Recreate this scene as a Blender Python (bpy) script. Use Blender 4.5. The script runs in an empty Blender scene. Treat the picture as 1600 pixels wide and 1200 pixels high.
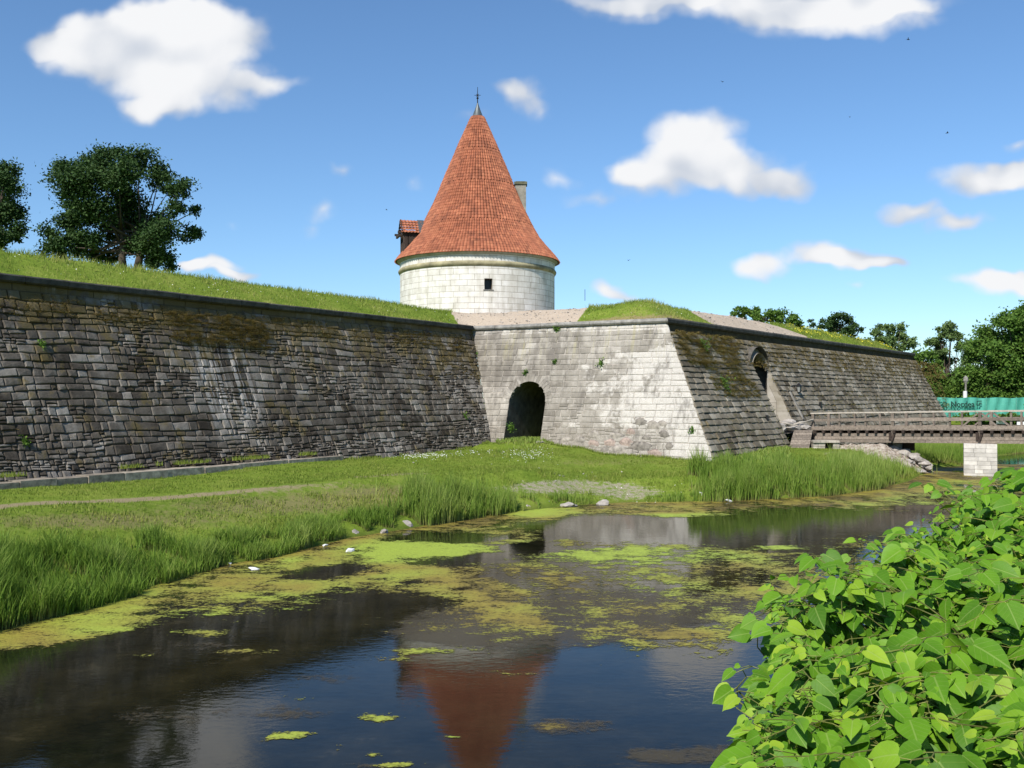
import bpy, math, random
import numpy as np
from mathutils import Vector, Matrix, noise as mn
random.seed(7); RS=np.random.RandomState(11)
sc=bpy.context.scene; COL=sc.collection
F=1500.0; HZ=620.0; CH=4.5
PITCH=math.atan(20/F)
# ------------------------------------------------------------ camera
cd=bpy.data.cameras.new('camera'); cam=bpy.data.objects.new('camera',cd); COL.objects.link(cam)
cd.lens=36*F/1600; cd.sensor_width=36; cd.clip_end=3000; cd.clip_start=.05
cam.location=(0,0,CH); cam.rotation_euler=(math.pi/2+PITCH,0,0); sc.camera=cam
def ray(px,py):
    x=(px-800)/F; u=(600-py)/F
    y=math.cos(PITCH)-u*math.sin(PITCH); z=u*math.cos(PITCH)+math.sin(PITCH)
    return x/y,z/y            # per metre of world y
def W(px,py,D):
    a,b=ray(px,py); return Vector((a*D,D,CH+b*D))
def WZ(px,py,z):
    a,b=ray(px,py); D=(z-CH)/b; return Vector((a*D,D,z))
def pix(x,y,z):
    c,s=math.cos(PITCH),math.sin(PITCH); dz=z-CH
    f=y*c+dz*s; u=-y*s+dz*c
    return 800+F*x/f, 600-F*u/f
# ------------------------------------------------------------ object helpers
def tag(o,label=None,cat=None,group=None,kind=None):
    if label: o['label']=label
    if cat: o['category']=cat
    if group: o['group']=group
    if kind: o['kind']=kind
    return o
def empty(name,loc=(0,0,0),label=None,cat=None,group=None):
    o=bpy.data.objects.new(name,None); COL.objects.link(o); o.location=loc; o.empty_display_size=.3
    bpy.context.view_layer.update()
    return tag(o,label,cat,group)
def mkobj(name,me,mat=None,parent=None):
    o=bpy.data.objects.new(name,me); COL.objects.link(o)
    if mat:
        for m in (mat if isinstance(mat,(list,tuple)) else [mat]): me.materials.append(m)
    if parent:
        o.parent=parent; o.matrix_parent_inverse=Matrix.Translation(-parent.location)
    return o
def np_mesh(name,V,faces,attrs=None,smooth=False,uv=None,mi=None):
    """V (n,3); faces: (m,3)/(m,4) array or list of such"""
    me=bpy.data.meshes.new(name)
    if not isinstance(faces,list): faces=[faces]
    faces=[np.asarray(f,dtype=np.int32) for f in faces if len(f)]
    V=np.asarray(V,dtype=np.float32)
    me.vertices.add(len(V)); me.vertices.foreach_set('co',V.ravel())
    idx=np.concatenate([f.ravel() for f in faces]); tot=np.concatenate([np.full(len(f),f.shape[1],dtype=np.int32) for f in faces])
    st=np.concatenate([[0],np.cumsum(tot)[:-1]]).astype(np.int32)
    me.loops.add(len(idx)); me.loops.foreach_set('vertex_index',idx)
    me.polygons.add(len(tot)); me.polygons.foreach_set('loop_start',st); me.polygons.foreach_set('loop_total',tot)
    if mi is not None: me.polygons.foreach_set('material_index',np.asarray(mi,dtype=np.int32))
    me.polygons.foreach_set('use_smooth',np.full(len(tot),smooth))
    me.update(calc_edges=True)
    for k,a in (attrs or {}).items():
        at=me.attributes.new(k,'FLOAT','POINT'); at.data.foreach_set('value',np.asarray(a,dtype=np.float32))
    if uv is not None:
        l=me.uv_layers.new(name='UVMap'); l.data.foreach_set('uv',np.asarray(uv,dtype=np.float32)[idx].ravel())
    me.validate()
    return me
class MB:
    def __init__(s): s.v=[]; s.f=[]; s.t=[]; s.uv=[]; s.m=[]
    def add(s,vs,fs,tone=.5,uvs=None,mi=0):
        b=len(s.v); s.v+=[tuple(v) for v in vs]; s.f+=[tuple(b+i for i in f) for f in fs]; s.t+=[tone]*len(vs)
        s.uv+= uvs if uvs else [(0,0)]*len(vs); s.m+=[mi]*len(fs)
    def hexa(s,c,tone=.5,mi=0):   # 8 corners: bottom 4, top 4
        s.add(c,[(0,3,2,1),(4,5,6,7),(0,1,5,4),(1,2,6,5),(2,3,7,6),(3,0,4,7)],tone,mi=mi)
    def box(s,c,sx,sy,sz,rz=0,tone=.5,mi=0,ax=None):
        c=Vector(c)
        if ax is None: ax=(Vector((math.cos(rz),math.sin(rz),0)),Vector((-math.sin(rz),math.cos(rz),0)),Vector((0,0,1)))
        X,Y,Z=ax; p=[]
        for k in (-.5,.5):
            for i,j in ((-.5,-.5),(.5,-.5),(.5,.5),(-.5,.5)): p.append(c+X*i*sx+Y*j*sy+Z*k*sz)
        s.hexa(p,tone,mi)
    def beam(s,a,b,w,h,up=(0,0,1),tone=.5):
        a=Vector(a);b=Vector(b);X=(b-a);L=X.length;X/=L;U=Vector(up);Y=U.cross(X).normalized();Z=X.cross(Y)
        s.box((a+b)/2,L,w,h,ax=(X,Y,Z),tone=tone)
    def tube(s,pts,rad,n=8,tone=.5,cap=True):
        pts=[Vector(p) for p in pts]; b=len(s.v); vs=[];fs=[]
        for i,p in enumerate(pts):
            d=(pts[min(i+1,len(pts)-1)]-pts[max(i-1,0)]).normalized()
            a=d.cross(Vector((0,0,1)) if abs(d.z)<.9 else Vector((1,0,0))).normalized(); c=d.cross(a)
            r=rad[i] if isinstance(rad,(list,tuple)) else rad
            for k in range(n):
                t=2*math.pi*k/n; vs.append(p+(a*math.cos(t)+c*math.sin(t))*r)
        for i in range(len(pts)-1):
            for k in range(n): fs.append((i*n+k,i*n+(k+1)%n,(i+1)*n+(k+1)%n,(i+1)*n+k))
        if cap: fs.append(tuple(range(n))[::-1]); fs.append(tuple((len(pts)-1)*n+k for k in range(n)))
        s.add(vs,fs,tone)
    def mesh(s,name,smooth=False):
        me=bpy.data.meshes.new(name); me.from_pydata(s.v,[],s.f)
        at=me.attributes.new('tone','FLOAT','POINT'); at.data.foreach_set('value',s.t)
        if any(s.m): me.polygons.foreach_set('material_index',s.m)
        l=me.uv_layers.new(name='UVMap'); idx=np.zeros(len(me.loops),dtype=np.int32); me.loops.foreach_get('vertex_index',idx)
        l.data.foreach_set('uv',np.asarray(s.uv,dtype=np.float32)[idx].ravel())
        if smooth: me.polygons.foreach_set('use_smooth',[True]*len(me.polygons))
        me.update(); return me
    def build(s,name,mat,parent=None,smooth=False): return mkobj(name,s.mesh(name,smooth),mat,parent)
# ------------------------------------------------------------ node helpers
class NT:
    def __init__(s,nt): s.t=nt; s.l=nt.links
    def n(s,ty,ins=None,**kw):
        x=s.t.nodes.new(ty)
        for k,v in kw.items(): setattr(x,k,v)
        for k,v in (ins or {}).items():
            if hasattr(v,'is_output') or isinstance(v,bpy.types.NodeSocket): s.l.new(v,x.inputs[k])
            else: x.inputs[k].default_value=v
        return x
    def m(s,op,a,b=0.0,c=None,clamp=False):
        i={0:a,1:b}
        if c is not None: i[2]=c
        return s.n('ShaderNodeMath',i,operation=op,use_clamp=clamp).outputs[0]
    def sm(s,v,lo,hi,a=0.,b=1.):
        x=s.n('ShaderNodeMapRange',{0:v,1:lo,2:hi,3:a,4:b},interpolation_type='SMOOTHSTEP'); return x.outputs[0]
    def lin(s,v,lo,hi,a=0.,b=1.): return s.n('ShaderNodeMapRange',{0:v,1:lo,2:hi,3:a,4:b}).outputs[0]
    def noise(s,vec,sc_,det=4,rough=.55,dist=0.): 
        return s.n('ShaderNodeTexNoise',{'Vector':vec,'Scale':sc_,'Detail':det,'Roughness':rough,'Distortion':dist}).outputs['Fac']
    def mix(s,f,a,b):
        x=s.t.nodes.new('ShaderNodeMix'); x.data_type='RGBA'
        for k,v in ((0,f),(6,a),(7,b)):
            if isinstance(v,bpy.types.NodeSocket): s.l.new(v,x.inputs[k])
            else: x.inputs[k].default_value=(tuple(v)+(1,) if isinstance(v,tuple) and len(v)==3 else v)
        return x.outputs[2]
    def mul(s,f,a,b):
        o=s.mix(f,a,b); o.node.blend_type='MULTIPLY'; return o
    def ramp(s,f,stops):
        r=s.n('ShaderNodeValToRGB',{0:f}); e=r.color_ramp.elements
        while len(e)<len(stops): e.new(.5)
        for i,(p,c) in enumerate(stops): e[i].position=p; e[i].color=tuple(c)+(1,)
        return r.outputs[0]
    def attr(s,nm): return s.n('ShaderNodeAttribute',attribute_name=nm).outputs['Fac']
    def map(s,vec,scale=(1,1,1),loc=(0,0,0)): return s.n('ShaderNodeMapping',{0:vec,1:loc,3:scale}).outputs[0]
def mat(name):
    m=bpy.data.materials.new(name); m.use_nodes=True; t=NT(m.node_tree)
    return m,t,m.node_tree.nodes['Principled BSDF']
def setp(t,p,color,rough=.8,bump=None,bs=.3,bd=.02,spec=.3):
    for k,v in (('Base Color',color),('Roughness',rough)):
        if isinstance(v,bpy.types.NodeSocket): t.l.new(v,p.inputs[k])
        else: p.inputs[k].default_value=v if not isinstance(v,tuple) or len(v)==4 else v+(1,)
    p.inputs['Specular IOR Level'].default_value=spec
    if bump is not None:
        b=t.n('ShaderNodeBump',{'Strength':bs,'Distance':bd,'Height':bump}); t.l.new(b.outputs[0],p.inputs['Normal'])
def pos(t): return t.n('ShaderNodeNewGeometry').outputs['Position']
def uvn(t): return t.n('ShaderNodeUVMap',uv_map='UVMap').outputs[0]
def simple(name,c,rough=.7,var=.25,scale=6,bs=.3,metal=0,tone=0):
    m,t,p=mat(name); P=pos(t); n=t.noise(P,scale,5,.6)
    c2=tuple(x*(1-var) for x in c); c3=tuple(min(1,x*(1+var)) for x in c)
    col=t.ramp(n,[(.3,c2),(.7,c3)])
    if tone:
        f=t.lin(t.attr('tone'),0,1,1-tone,1+tone); v=t.n('ShaderNodeCombineColor',{0:f,1:f,2:f}).outputs[0]; col=t.mul(1.,col,v)
    setp(t,p,col,rough,t.noise(P,scale*6,4),bs,.02); p.inputs['Metallic'].default_value=metal
    return m
# ------------------------------------------------------------ wall stone materials
def stone_mat(name,dark,mid,light,moss=(.05,.045,.015),kind='curtain'):
    TW=.26 if kind=='flank' else .50
    m,t,p=mat(name); P=pos(t); U=uvn(t); tone=t.attr('tone')
    n1=t.noise(P,.35,4,.6); n2=t.noise(P,2.2,5,.65); n3=t.noise(P,14,5,.7)
    st=t.noise(t.map(U,(3.2,.22,1)),1.,5,.65)
    f=t.m('ADD',t.m('MULTIPLY',tone,TW),t.m('ADD',t.m('MULTIPLY',n2,.42),(.52-TW)*.5)); f=t.m('ADD',f,t.m('MULTIPLY',n3,.16))
    f=t.m('ADD',f,t.m('MULTIPLY',t.m('SUBTRACT',n1,.5),.7 if kind!='curtain' else 1.1)); f=t.m('ADD',f,t.m('MULTIPLY',t.m('SUBTRACT',st,.5),.35))
    col=t.ramp(f,[(.25,dark),(.55,mid),(.85,light)])
    if kind=='curtain':
        sx=t.n('ShaderNodeSeparateXYZ',{0:U}); u,z=sx.outputs[0],sx.outputs[1]
        sn=t.noise(t.map(U,(5.5,.05,1)),1.,3,.6)
        a=t.m('MULTIPLY',t.sm(u,CURT_U1-.9,CURT_U1-.2),t.sm(u,CURT_U1+1.6,CURT_U1+3.0,1,0))
        b=t.m('MULTIPLY',t.sm(z,2.9,4.2),t.sm(z,6.9,7.5,1,0))
        s=t.m('MULTIPLY',t.m('MULTIPLY',a,b),t.sm(sn,.46,.56))
        a2=t.m('MULTIPLY',t.sm(u,CURT_U0-.35,CURT_U0-.1),t.sm(u,CURT_U0+.1,CURT_U0+.3,1,0))
        s=t.m('ADD',s,t.m('MULTIPLY',t.m('MULTIPLY',a2,t.sm(z,7.6,8.0)),t.sm(sn,.4,.6)),clamp=True)
        col=t.mix(t.m('MULTIPLY',s,.62),col,(.44,.42,.40))
        # mosses, thicker towards the cornice
        mm=t.m('ADD',t.noise(P,1.1,6,.7),t.m('MULTIPLY',t.sm(z,5.0,8.6),.16)); mk=t.sm(mm,.53,.66)
        rt=t.m('MULTIPLY',t.sm(u,30.,50.),t.sm(n2,.5,.7)); col=t.mix(t.m('MULTIPLY',rt,.35),col,(.34,.32,.29))
        col=t.mix(t.m('MULTIPLY',mk,.75),col,moss)
    elif kind=='flank':
        sx=t.n('ShaderNodeSeparateXYZ',{0:U}); u,z=sx.outputs[0],sx.outputs[1]
        w=t.m('ADD',t.noise(P,1.3,6,.72,.3),t.m('MULTIPLY',t.sm(u,5.,14.),.30))
        w=t.m('SUBTRACT',w,t.m('MULTIPLY',t.sm(z,6.6,7.6),.15)); w=t.m('ADD',w,t.m('MULTIPLY',t.m('SUBTRACT',tone,.5),.16))
        w=t.m('ADD',w,t.m('MULTIPLY',t.sm(z,8.25,8.35),.35))
        col=t.mix(t.m('MULTIPLY',t.sm(w,.62,.74),.75),col,t.ramp(n3,[(.35,(.46,.43,.39)),(.6,(.62,.59,.545))]))
        rb=t.m('MULTIPLY',t.sm(t.m('ADD',z,t.m('MULTIPLY',t.m('SUBTRACT',n2,.5),1.6)),2.5,3.0,1,0),t.sm(u,13.4,14.3,1,0)); col=t.mix(t.m('MULTIPLY',rb,.65),col,t.ramp(n3,[(.35,(.17,.15,.12)),(.65,(.34,.305,.26))]))
        y=t.m('MULTIPLY',t.sm(st,.52,.66),t.sm(z,6.0,7.8)); col=t.mix(t.m('MULTIPLY',y,.45),col,(.30,.27,.12))
        dk=t.m('MULTIPLY',t.sm(t.m('ADD',t.noise(t.map(U,(1.4,.45,1),(3,7,0)),1.,6,.7),t.sm(u,4.,9.,.06,0.)),.50,.64),.62); col=t.mix(dk,col,(.14,.125,.11))
    elif kind=='face':
        mm=t.m('ADD',t.noise(P,.8,6,.7),t.m('MULTIPLY',t.sm(t.n('ShaderNodeSeparateXYZ',{0:U}).outputs[1],5.,8.4),.14)); mk=t.sm(mm,.56,.70)
        col=t.mix(t.m('MULTIPLY',mk,.6),col,moss)
    h=t.m('ADD',t.m('MULTIPLY',n2,.6),t.m('MULTIPLY',n3,.6))
    setp(t,p,col,.92,h,.8,.05,.15); return m
def mortar_mat(name,c,var=.35):
    return simple(name,c,.95,var,1.7,.8)
# ------------------------------------------------------------ fort outline
ZT=8.93
C=[Vector((-31.7,13.4)),Vector((-2.55,60.4)),Vector((8.64,54.0)),Vector((40.7,97.7)),Vector((44.3,119.0))]
# direction / outward normal (to the moat side = right of direction)
SEG=[(C[i],C[i+1]) for i in range(4)]
DIR=[(b-a).normalized() for a,b in SEG]; NRM=[Vector((d.y,-d.x)) for d in DIR]
BAT=[.39,.30,.48,.48]
CURT_U1=0; CURT_U0=0
def isect(k,j,ok,oj):   # intersection of segment lines k and j, each pushed outward
    n1,n2=NRM[k],NRM[j]; a=n1.dot(C[k])+ok; b=n2.dot(C[j])+oj; det=n1.x*n2.y-n1.y*n2.x
    return Vector(((a*n2.y-b*n1.y)/det,(n1.x*b-n2.x*a)/det))
def ends(k,z=None,off=None):
    o=[b*(ZT-z) for b in BAT] if off is None else [off]*4
    e0=C[0]+NRM[0]*o[0] if k==0 else isect(k-1,k,o[k-1],o[k])
    e1=C[4]+NRM[3]*o[3] if k==3 else isect(k,k+1,o[k],o[k+1])
    return e0,e1
def surf(k,u,z,o=0): 
    p=C[k]+DIR[k]*u+NRM[k]*(BAT[k]*(ZT-z)+o); return Vector((p.x,p.y,z))
def onwall(k,px,py):    # pixel -> (u,z) on the battered plane k
    a,b=ray(px,py); n=NRM[k]
    # n.(aD,D) = n.C + BAT*(ZT-CH-bD)
    D=(n.dot(C[k])+BAT[k]*(ZT-CH))/(n.x*a+n.y+BAT[k]*b)
    z=CH+b*D; return (Vector((a*D,D))-C[k]).dot(DIR[k]),z,D
CURT_U1=onwall(0,355,600)[0]-.9; CURT_U0=onwall(0,88,480)[0]
# ------------------------------------------------------------ masonry builder
def opening_interval(op,z):
    if op is None: return None
    uc,hw,zb,zs=op[:4]      # centre, half width, bottom, spring
    if z<zs: return (uc-hw,uc+hw)
    r=op[1]; hh=op[4] if len(op)>4 else r
    t=(z-zs)/hh
    if t>=1: return None
    w=hw*math.sqrt(1-t*t); return (uc-w,uc+w)
def masonry(name,k,zb,zt,hmin,hmax,lmin,lmax,mats,parent,op=None,shingle=.03,rough=.03,gap=.012,wave=.05,rub=None,ucut=(-1e9,1e9),seed=0,bulge=.02):
    R=random.Random(seed); mb=MB(); z=zb; courses=[]
    while z<zt-.1:
        h=R.uniform(hmin,hmax); 
        if z+h>zt-.12: h=zt-z
        courses.append((z,z+h)); z+=h
    def uL(z): return (ends(k,z)[0]-C[k]).dot(DIR[k])
    def uR(z): return (ends(k,z)[1]-C[k]).dot(DIR[k])
    def block(ua0,ub0,ua1,ub1,z0,z1):
        # trapezoid: bottom ua0..ub0, top ua1..ub1
        uc=(ua0+ub0)/2
        wv=lambda u,zz: ((mn.noise(Vector((u*.25,zz*.8,seed*3.1)))*wave+mn.noise(Vector((u*1.1,zz*1.3,seed*1.1)))*wave*.35)) if (zz>zb+.05 and zz<zt-.05) else 0
        tone=min(1,max(0,R.gauss(.5,.22))); d=R.uniform(0,rough); til=R.uniform(-.5,.5)*rough
        j=lambda: R.uniform(-1,1)*gap*1.6
        q=[(ua0+gap+j(),z0+gap+j(),shingle),(ub0-gap+j(),z0+gap+j(),shingle),(ub1-gap+j(),z1-gap+j(),0),(ua1+gap+j(),z1-gap+j(),0)]
        w=ub0-ua0; e=min(.035,w*.2,(z1-z0)*.2); R2=[]
        cu=sum(a[0] for a in q)/4; cz=sum(a[1] for a in q)/4
        for u,zz,s in q:
            u2=u+math.copysign(e,cu-u)+R.uniform(-.3,.3)*e; z2=zz+math.copysign(e,cz-zz)+R.uniform(-.3,.3)*e; R2.append((u2,z2,s))
        vs=[];uv=[]
        for lay,(pts,dd) in enumerate(((q,-.12),(q,-.015),(R2,bulge))):
            for i,(u,zz,s) in enumerate(pts):
                o=dd+(0 if lay==0 else d+s+til*(1 if i in(1,2) else -1))
                zz2=zz+wv(u,zz); vs.append(surf(k,u,zz2,o)); uv.append((u,zz2))
        # middle of front for a little pillow
        u=cu;zz=cz; vs.append(surf(k,u,zz+wv(u,zz),bulge+d+shingle*.5+R.uniform(0,.018))); uv.append((u,zz))
        fs=[]
        for a in (0,4):
            for i in range(4): fs.append((a+i,a+(i+1)%4,a+4+(i+1)%4,a+4+i))
        for i in range(4): fs.append((8+i,8+(i+1)%4,12))
        mb.add(vs,fs,tone,uv)
    for (z0,z1) in courses:
        a0,a1=uL(z0),uL(z1); b0,b1=uR(z0),uR(z1); zm=(z0+z1)/2
        oi=opening_interval(op,zm)
        cuts=[(max(a0,ucut[0]),max(a1,ucut[0]),None,None)]
        spans=[]
        lo0,lo1=max(a0,ucut[0]),max(a1,ucut[0]); hi0,hi1=min(b0,ucut[1]),min(b1,ucut[1])
        if oi: spans=[(lo0,lo1,oi[0],oi[0]),(oi[1],oi[1],hi0,hi1)]
        else: spans=[(lo0,lo1,hi0,hi1)]
        for s0,s1,e0,e1 in spans:
            u=max(s0,s1); end=min(e0,e1); first=True
            prev0,prev1=s0,s1
            while True:
                rb = rub(u,zm) if rub else 0
                L=R.uniform(lmin,lmax)*(1-.45*rb)*((z1-z0)/((hmin+hmax)/2))**.5
                if R.random()<.12: L*=1.5
                nx=u+L
                if nx>end-lmin*.5: 
                    block(prev0,e0,prev1,e1,z0,z1); break
                sl=R.uniform(-.02,.02)
                if rb>.5 and R.random()<.5:
                    zh=z0+(z1-z0)*R.uniform(.4,.6); block(prev0,nx,prev1,nx+sl,z0,zh); block(prev0,nx,prev1,nx+sl,zh,z1)
                else: block(prev0,nx,prev1,nx+sl,z0,z1)
                prev0,prev1=nx,nx+sl; u=nx
    # mortar backing behind the blocks, with the opening left out
    nf=len(mb.f)
    def quad(u0,u1,u2,u3,za,zb2,zc=None,zd=None):
        zc=zb2 if zc is None else zc; zd=zb2 if zd is None else zd
        p=[(u0,za),(u1,za),(u2,zc),(u3,zd)]
        mb.add([surf(k,u,zz,-.022) for u,zz in p],[(0,1,2,3)],.5,[(u,zz) for u,zz in p],mi=1)
    if op is None: quad(max(uL(zb),ucut[0]),min(uR(zb),ucut[1]),min(uR(zt),ucut[1]),max(uL(zt),ucut[0]),zb,zt)
    else:
        a,b=op[0]-op[1],op[0]+op[1]
        quad(uL(zb),a,a,uL(zt),zb,zt); quad(b,uR(zb),uR(zt),b,zb,zt)
        zs=op[3]; hh=op[4] if len(op)>4 else op[1]; N=20
        A=[(op[0]-op[1]*math.cos(math.pi*i/N),zs+hh*math.sin(math.pi*i/N)) for i in range(N+1)]
        for i in range(N):
            (u0,z0),(u1,z1)=A[i],A[i+1]
            p=[(u0,z0),(u1,z1),(u1,zt),(u0,zt)]
            mb.add([surf(k,u,zz,-.022) for u,zz in p],[(0,1,2,3)],.5,[(u,zz) for u,zz in p],mi=1)
    return mb.build(name,mats,parent)
def tunnel(name,k,op,depth,matl,parent,endcap=True,start=None):
    mb=MB(); uc,hw,zb,zs=op[:4]; hh=op[4] if len(op)>4 else hw; N=20
    A=[(uc-hw,zb),(uc-hw,zb+(zs-zb)*.5)]+[(uc-hw*math.cos(math.pi*i/N),zs+hh*math.sin(math.pi*i/N)) for i in range(N+1)]+[(uc+hw,zb+(zs-zb)*.5),(uc+hw,zb)]
    vs=[];uv=[];fs=[];acc=0
    for i,(u,z) in enumerate(A):
        if i: acc+=math.hypot(u-A[i-1][0],z-A[i-1][1])
        f=surf(k,u,z,.0) if start is None else Vector((*(C[k]+DIR[k]*u+NRM[k]*start),z)); b=C[k]+DIR[k]*u-NRM[k]*depth; vs+=[f,Vector((b.x,b.y,z))]; uv+=[(acc,0),(acc,depth)]
    for i in range(len(A)-1): fs.append((2*i,2*i+1,2*i+3,2*i+2))
    if endcap: fs.append(tuple(2*i+1 for i in range(len(A))))
    fs.append((0,1,2*len(A)-1,2*len(A)-2))
    mb.add(vs,fs,.5,uv); return mb.build(name,matl,parent)
def arch_ring(name,k,op,wd,matl,parent,n=19,jamb=True,proud=.05,seed=1):
    R=random.Random(seed); mb=MB(); uc,hw,zb,zs=op[:4]; hh=op[4] if len(op)>4 else hw
    def seg(p0,p1,q1,q0,tone):
        vs=[];uv=[]
        for o in (-.3,proud+R.uniform(0,.02)):
            for (u,z) in (p0,p1,q1,q0): vs.append(surf(k,u,z,o)); uv.append((u,z))
        mb.add(vs,[(4,5,6,7),(0,1,5,4),(1,2,6,5),(2,3,7,6),(3,0,4,7)],tone,uv)
    for i in range(n):
        a=math.pi*(i+.03)/n; b=math.pi*(i+.97)/n; w=wd*R.uniform(.8,1.2)
        f=lambda t,e:(uc-(hw+e)*math.cos(t),zs+(hh+e)*math.sin(t))
        seg(f(a,0),f(b,0),f(b,w),f(a,w),R.uniform(.2,.9))
    return mb.build(name,matl,parent)
def cornice(name,ks,prof,matl,parent,seg=1.3,seed=0,gap=.008):
    R=random.Random(seed); mb=MB()
    for k in ks:
        E=[ends(k,off=o) for o,z in prof]; L=(C[k+1]-C[k]).length; n=int(L/seg)
        for i in range(n):
            t0=i/n+(gap/L if i else 0); t1=(i+1)/n-(gap/L if i<n-1 else 0); dz=R.uniform(-.008,.008); do=R.uniform(-.01,.01); vs=[]; uv=[]
            for t in (t0,t1):
                for (o,z),(e0,e1) in zip(prof,E):
                    p=e0.lerp(e1,t)+NRM[k]*do; vs.append((p.x,p.y,z+dz)); uv.append((t*L,z+o))
            m=len(prof); fs=[(j,(j+1)%m,m+(j+1)%m,m+j) for j in range(m)]; fs+= [tuple(range(m))[::-1],tuple(range(m,2*m))]
            mb.add(vs,fs,R.uniform(.2,.8),uv)
    return mb.build(name,matl,parent)
# ------------------------------------------------------------ materials
M={}
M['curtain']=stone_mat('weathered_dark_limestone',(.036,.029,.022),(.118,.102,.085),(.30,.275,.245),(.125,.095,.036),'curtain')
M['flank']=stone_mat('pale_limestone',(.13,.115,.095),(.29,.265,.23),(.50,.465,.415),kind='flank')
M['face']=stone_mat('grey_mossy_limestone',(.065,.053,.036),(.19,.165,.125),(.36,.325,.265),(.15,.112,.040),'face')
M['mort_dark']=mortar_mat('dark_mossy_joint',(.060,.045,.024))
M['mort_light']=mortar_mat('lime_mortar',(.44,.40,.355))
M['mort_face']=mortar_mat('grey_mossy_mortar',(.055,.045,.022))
M['tunnel']=simple('shaded_tunnel_stone',(.10,.092,.08),.95,.5,2.5,.9)  # dark tone puts interior shade into the stone colour
M['jamb']=None
M['cap_dark']=simple('dark_coping_stone',(.07,.066,.058),.9,.5,3,.6,tone=.35)
M['cap_light']=simple('grey_coping_stone',(.23,.22,.20),.9,.45,2.5,.6,tone=.3)
M['blackiron']=simple('black_iron',(.012,.012,.013),.5,.2,5,.1)
M['wood']=simple('weathered_grey_wood',(.20,.165,.135),.85,.35,9,.5,tone=.3)
M['woodpale']=simple('bleached_rail_wood',(.38,.34,.29),.85,.25,9,.4,tone=.2)
M['wooddark']=simple('dark_tarred_wood',(.045,.032,.026),.85,.35,7,.4,tone=.4)
M['bark']=simple('bark',(.07,.055,.042),.95,.4,5,.8)
M['rock']=simple('limestone_rock',(.34,.31,.28),.9,.4,3,.9,tone=.35)
M['boulder_grey']=simple('grey_fieldstone',(.25,.225,.195),.9,.45,5,.5,tone=.25)
M['boulder_red']=simple('reddish_granite_fieldstone',(.30,.235,.20),.9,.45,8,.5,tone=.2)
def ashlar(name,bw,bh,c1,c2,mort,uvmap=True):
    m,t,p=mat(name); U=uvn(t); P=pos(t)
    b=t.n('ShaderNodeTexBrick',{'Vector':U,'Color1':c1+(1,),'Color2':c2+(1,),'Mortar':mort+(1,),'Scale':1.,'Mortar Size':.012,'Mortar Smooth':.3,'Bias':0.,'Brick Width':bw,'Row Height':bh},offset=.42,squash=1.15,squash_frequency=3)
    n=t.noise(P,1.3,5,.65); col=t.mul(.8,b.outputs[0],t.ramp(n,[(.3,(.72,.70,.66)),(.6,(1,1,1))]))
    st=t.noise(t.map(U,(2.,.3,1)),1.,4,.6); col=t.mul(.6,col,t.ramp(st,[(.35,(.7,.68,.62)),(.55,(1,1,1))]))
    setp(t,p,col,.9,t.m('ADD',t.m('MULTIPLY',b.outputs[1],-1.),t.m('MULTIPLY',t.noise(P,12,4),.4)),.6,.02,.15); return m
M['ashlar']=ashlar('white_limestone_ashlar',1.1,.42,(.77,.75,.72),(.66,.64,.60),(.30,.26,.21))
M['ashlar_small']=ashlar('pier_limestone_ashlar',.8,.22,(.52,.49,.45),(.42,.39,.35),(.20,.18,.16))
M['jamb']=ashlar('gate_jamb_ashlar',1.3,.5,(.45,.42,.38),(.36,.33,.28),(.16,.14,.12))

# ------------------------------------------------------------ walls
WZB=.6
cw=empty('curtain_wall',(-12,40,1.6),'long dark weathered stone curtain wall with sloping face, mossy courses and white streaks, left of the arch','wall')
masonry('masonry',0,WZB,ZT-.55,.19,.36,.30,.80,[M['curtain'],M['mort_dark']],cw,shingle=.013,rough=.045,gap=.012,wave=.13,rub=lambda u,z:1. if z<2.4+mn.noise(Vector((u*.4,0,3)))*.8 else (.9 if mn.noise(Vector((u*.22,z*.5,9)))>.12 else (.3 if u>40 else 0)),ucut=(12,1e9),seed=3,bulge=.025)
# upper string band and overhanging coping of the curtain
cornice('frieze_band',[0],[(-.3,8.30),(.18,8.30),(.16,8.66),(-.3,8.66)],M['curtain'],cw,1.1,2)
cornice('coping',[0],[(-.6,8.64),(.30,8.64),(.42,8.70),(.44,8.88),(.40,8.93),(-.6,8.95)],M['cap_dark'],cw,1.7,4)
ba=empty('bastion',(10,54,1.2),'angular bastion with a pale flank holding an arch and a long mossy dark face','bastion')
OPA=(4.78,1.22,1.3,4.2,1.22)
def rubA(u,z): return 1. if (z<2.6+mn.noise(Vector((u*.5,1,1)))*.6 and u<13.9) or (u<8.2 and z<4.2 and u>6) else 0.
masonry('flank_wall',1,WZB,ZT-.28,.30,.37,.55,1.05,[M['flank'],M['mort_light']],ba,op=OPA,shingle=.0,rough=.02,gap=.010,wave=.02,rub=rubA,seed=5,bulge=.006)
arch_ring('arch_stones',1,OPA,.42,M['flank'],ba,23,proud=.035)
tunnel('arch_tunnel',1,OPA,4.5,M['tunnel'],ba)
cornice('coping',[1],[(-.5,8.62),(.10,8.62),(.24,8.68),(.29,8.76),(.25,8.86),(.14,8.93),(-.5,8.96)],M['cap_light'],ba,1.6,6)
OPB=(10.95,1.25,2.2,6.2,1.15)
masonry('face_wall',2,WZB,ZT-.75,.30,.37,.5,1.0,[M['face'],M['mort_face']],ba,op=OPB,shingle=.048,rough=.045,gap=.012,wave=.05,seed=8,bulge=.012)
arch_ring('arch_stones',2,OPB,.4,M['face'],ba,19,proud=.03,seed=4)
tunnel('gate_reveal',2,OPB,-1.15,M['jamb'],ba,False)
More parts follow.
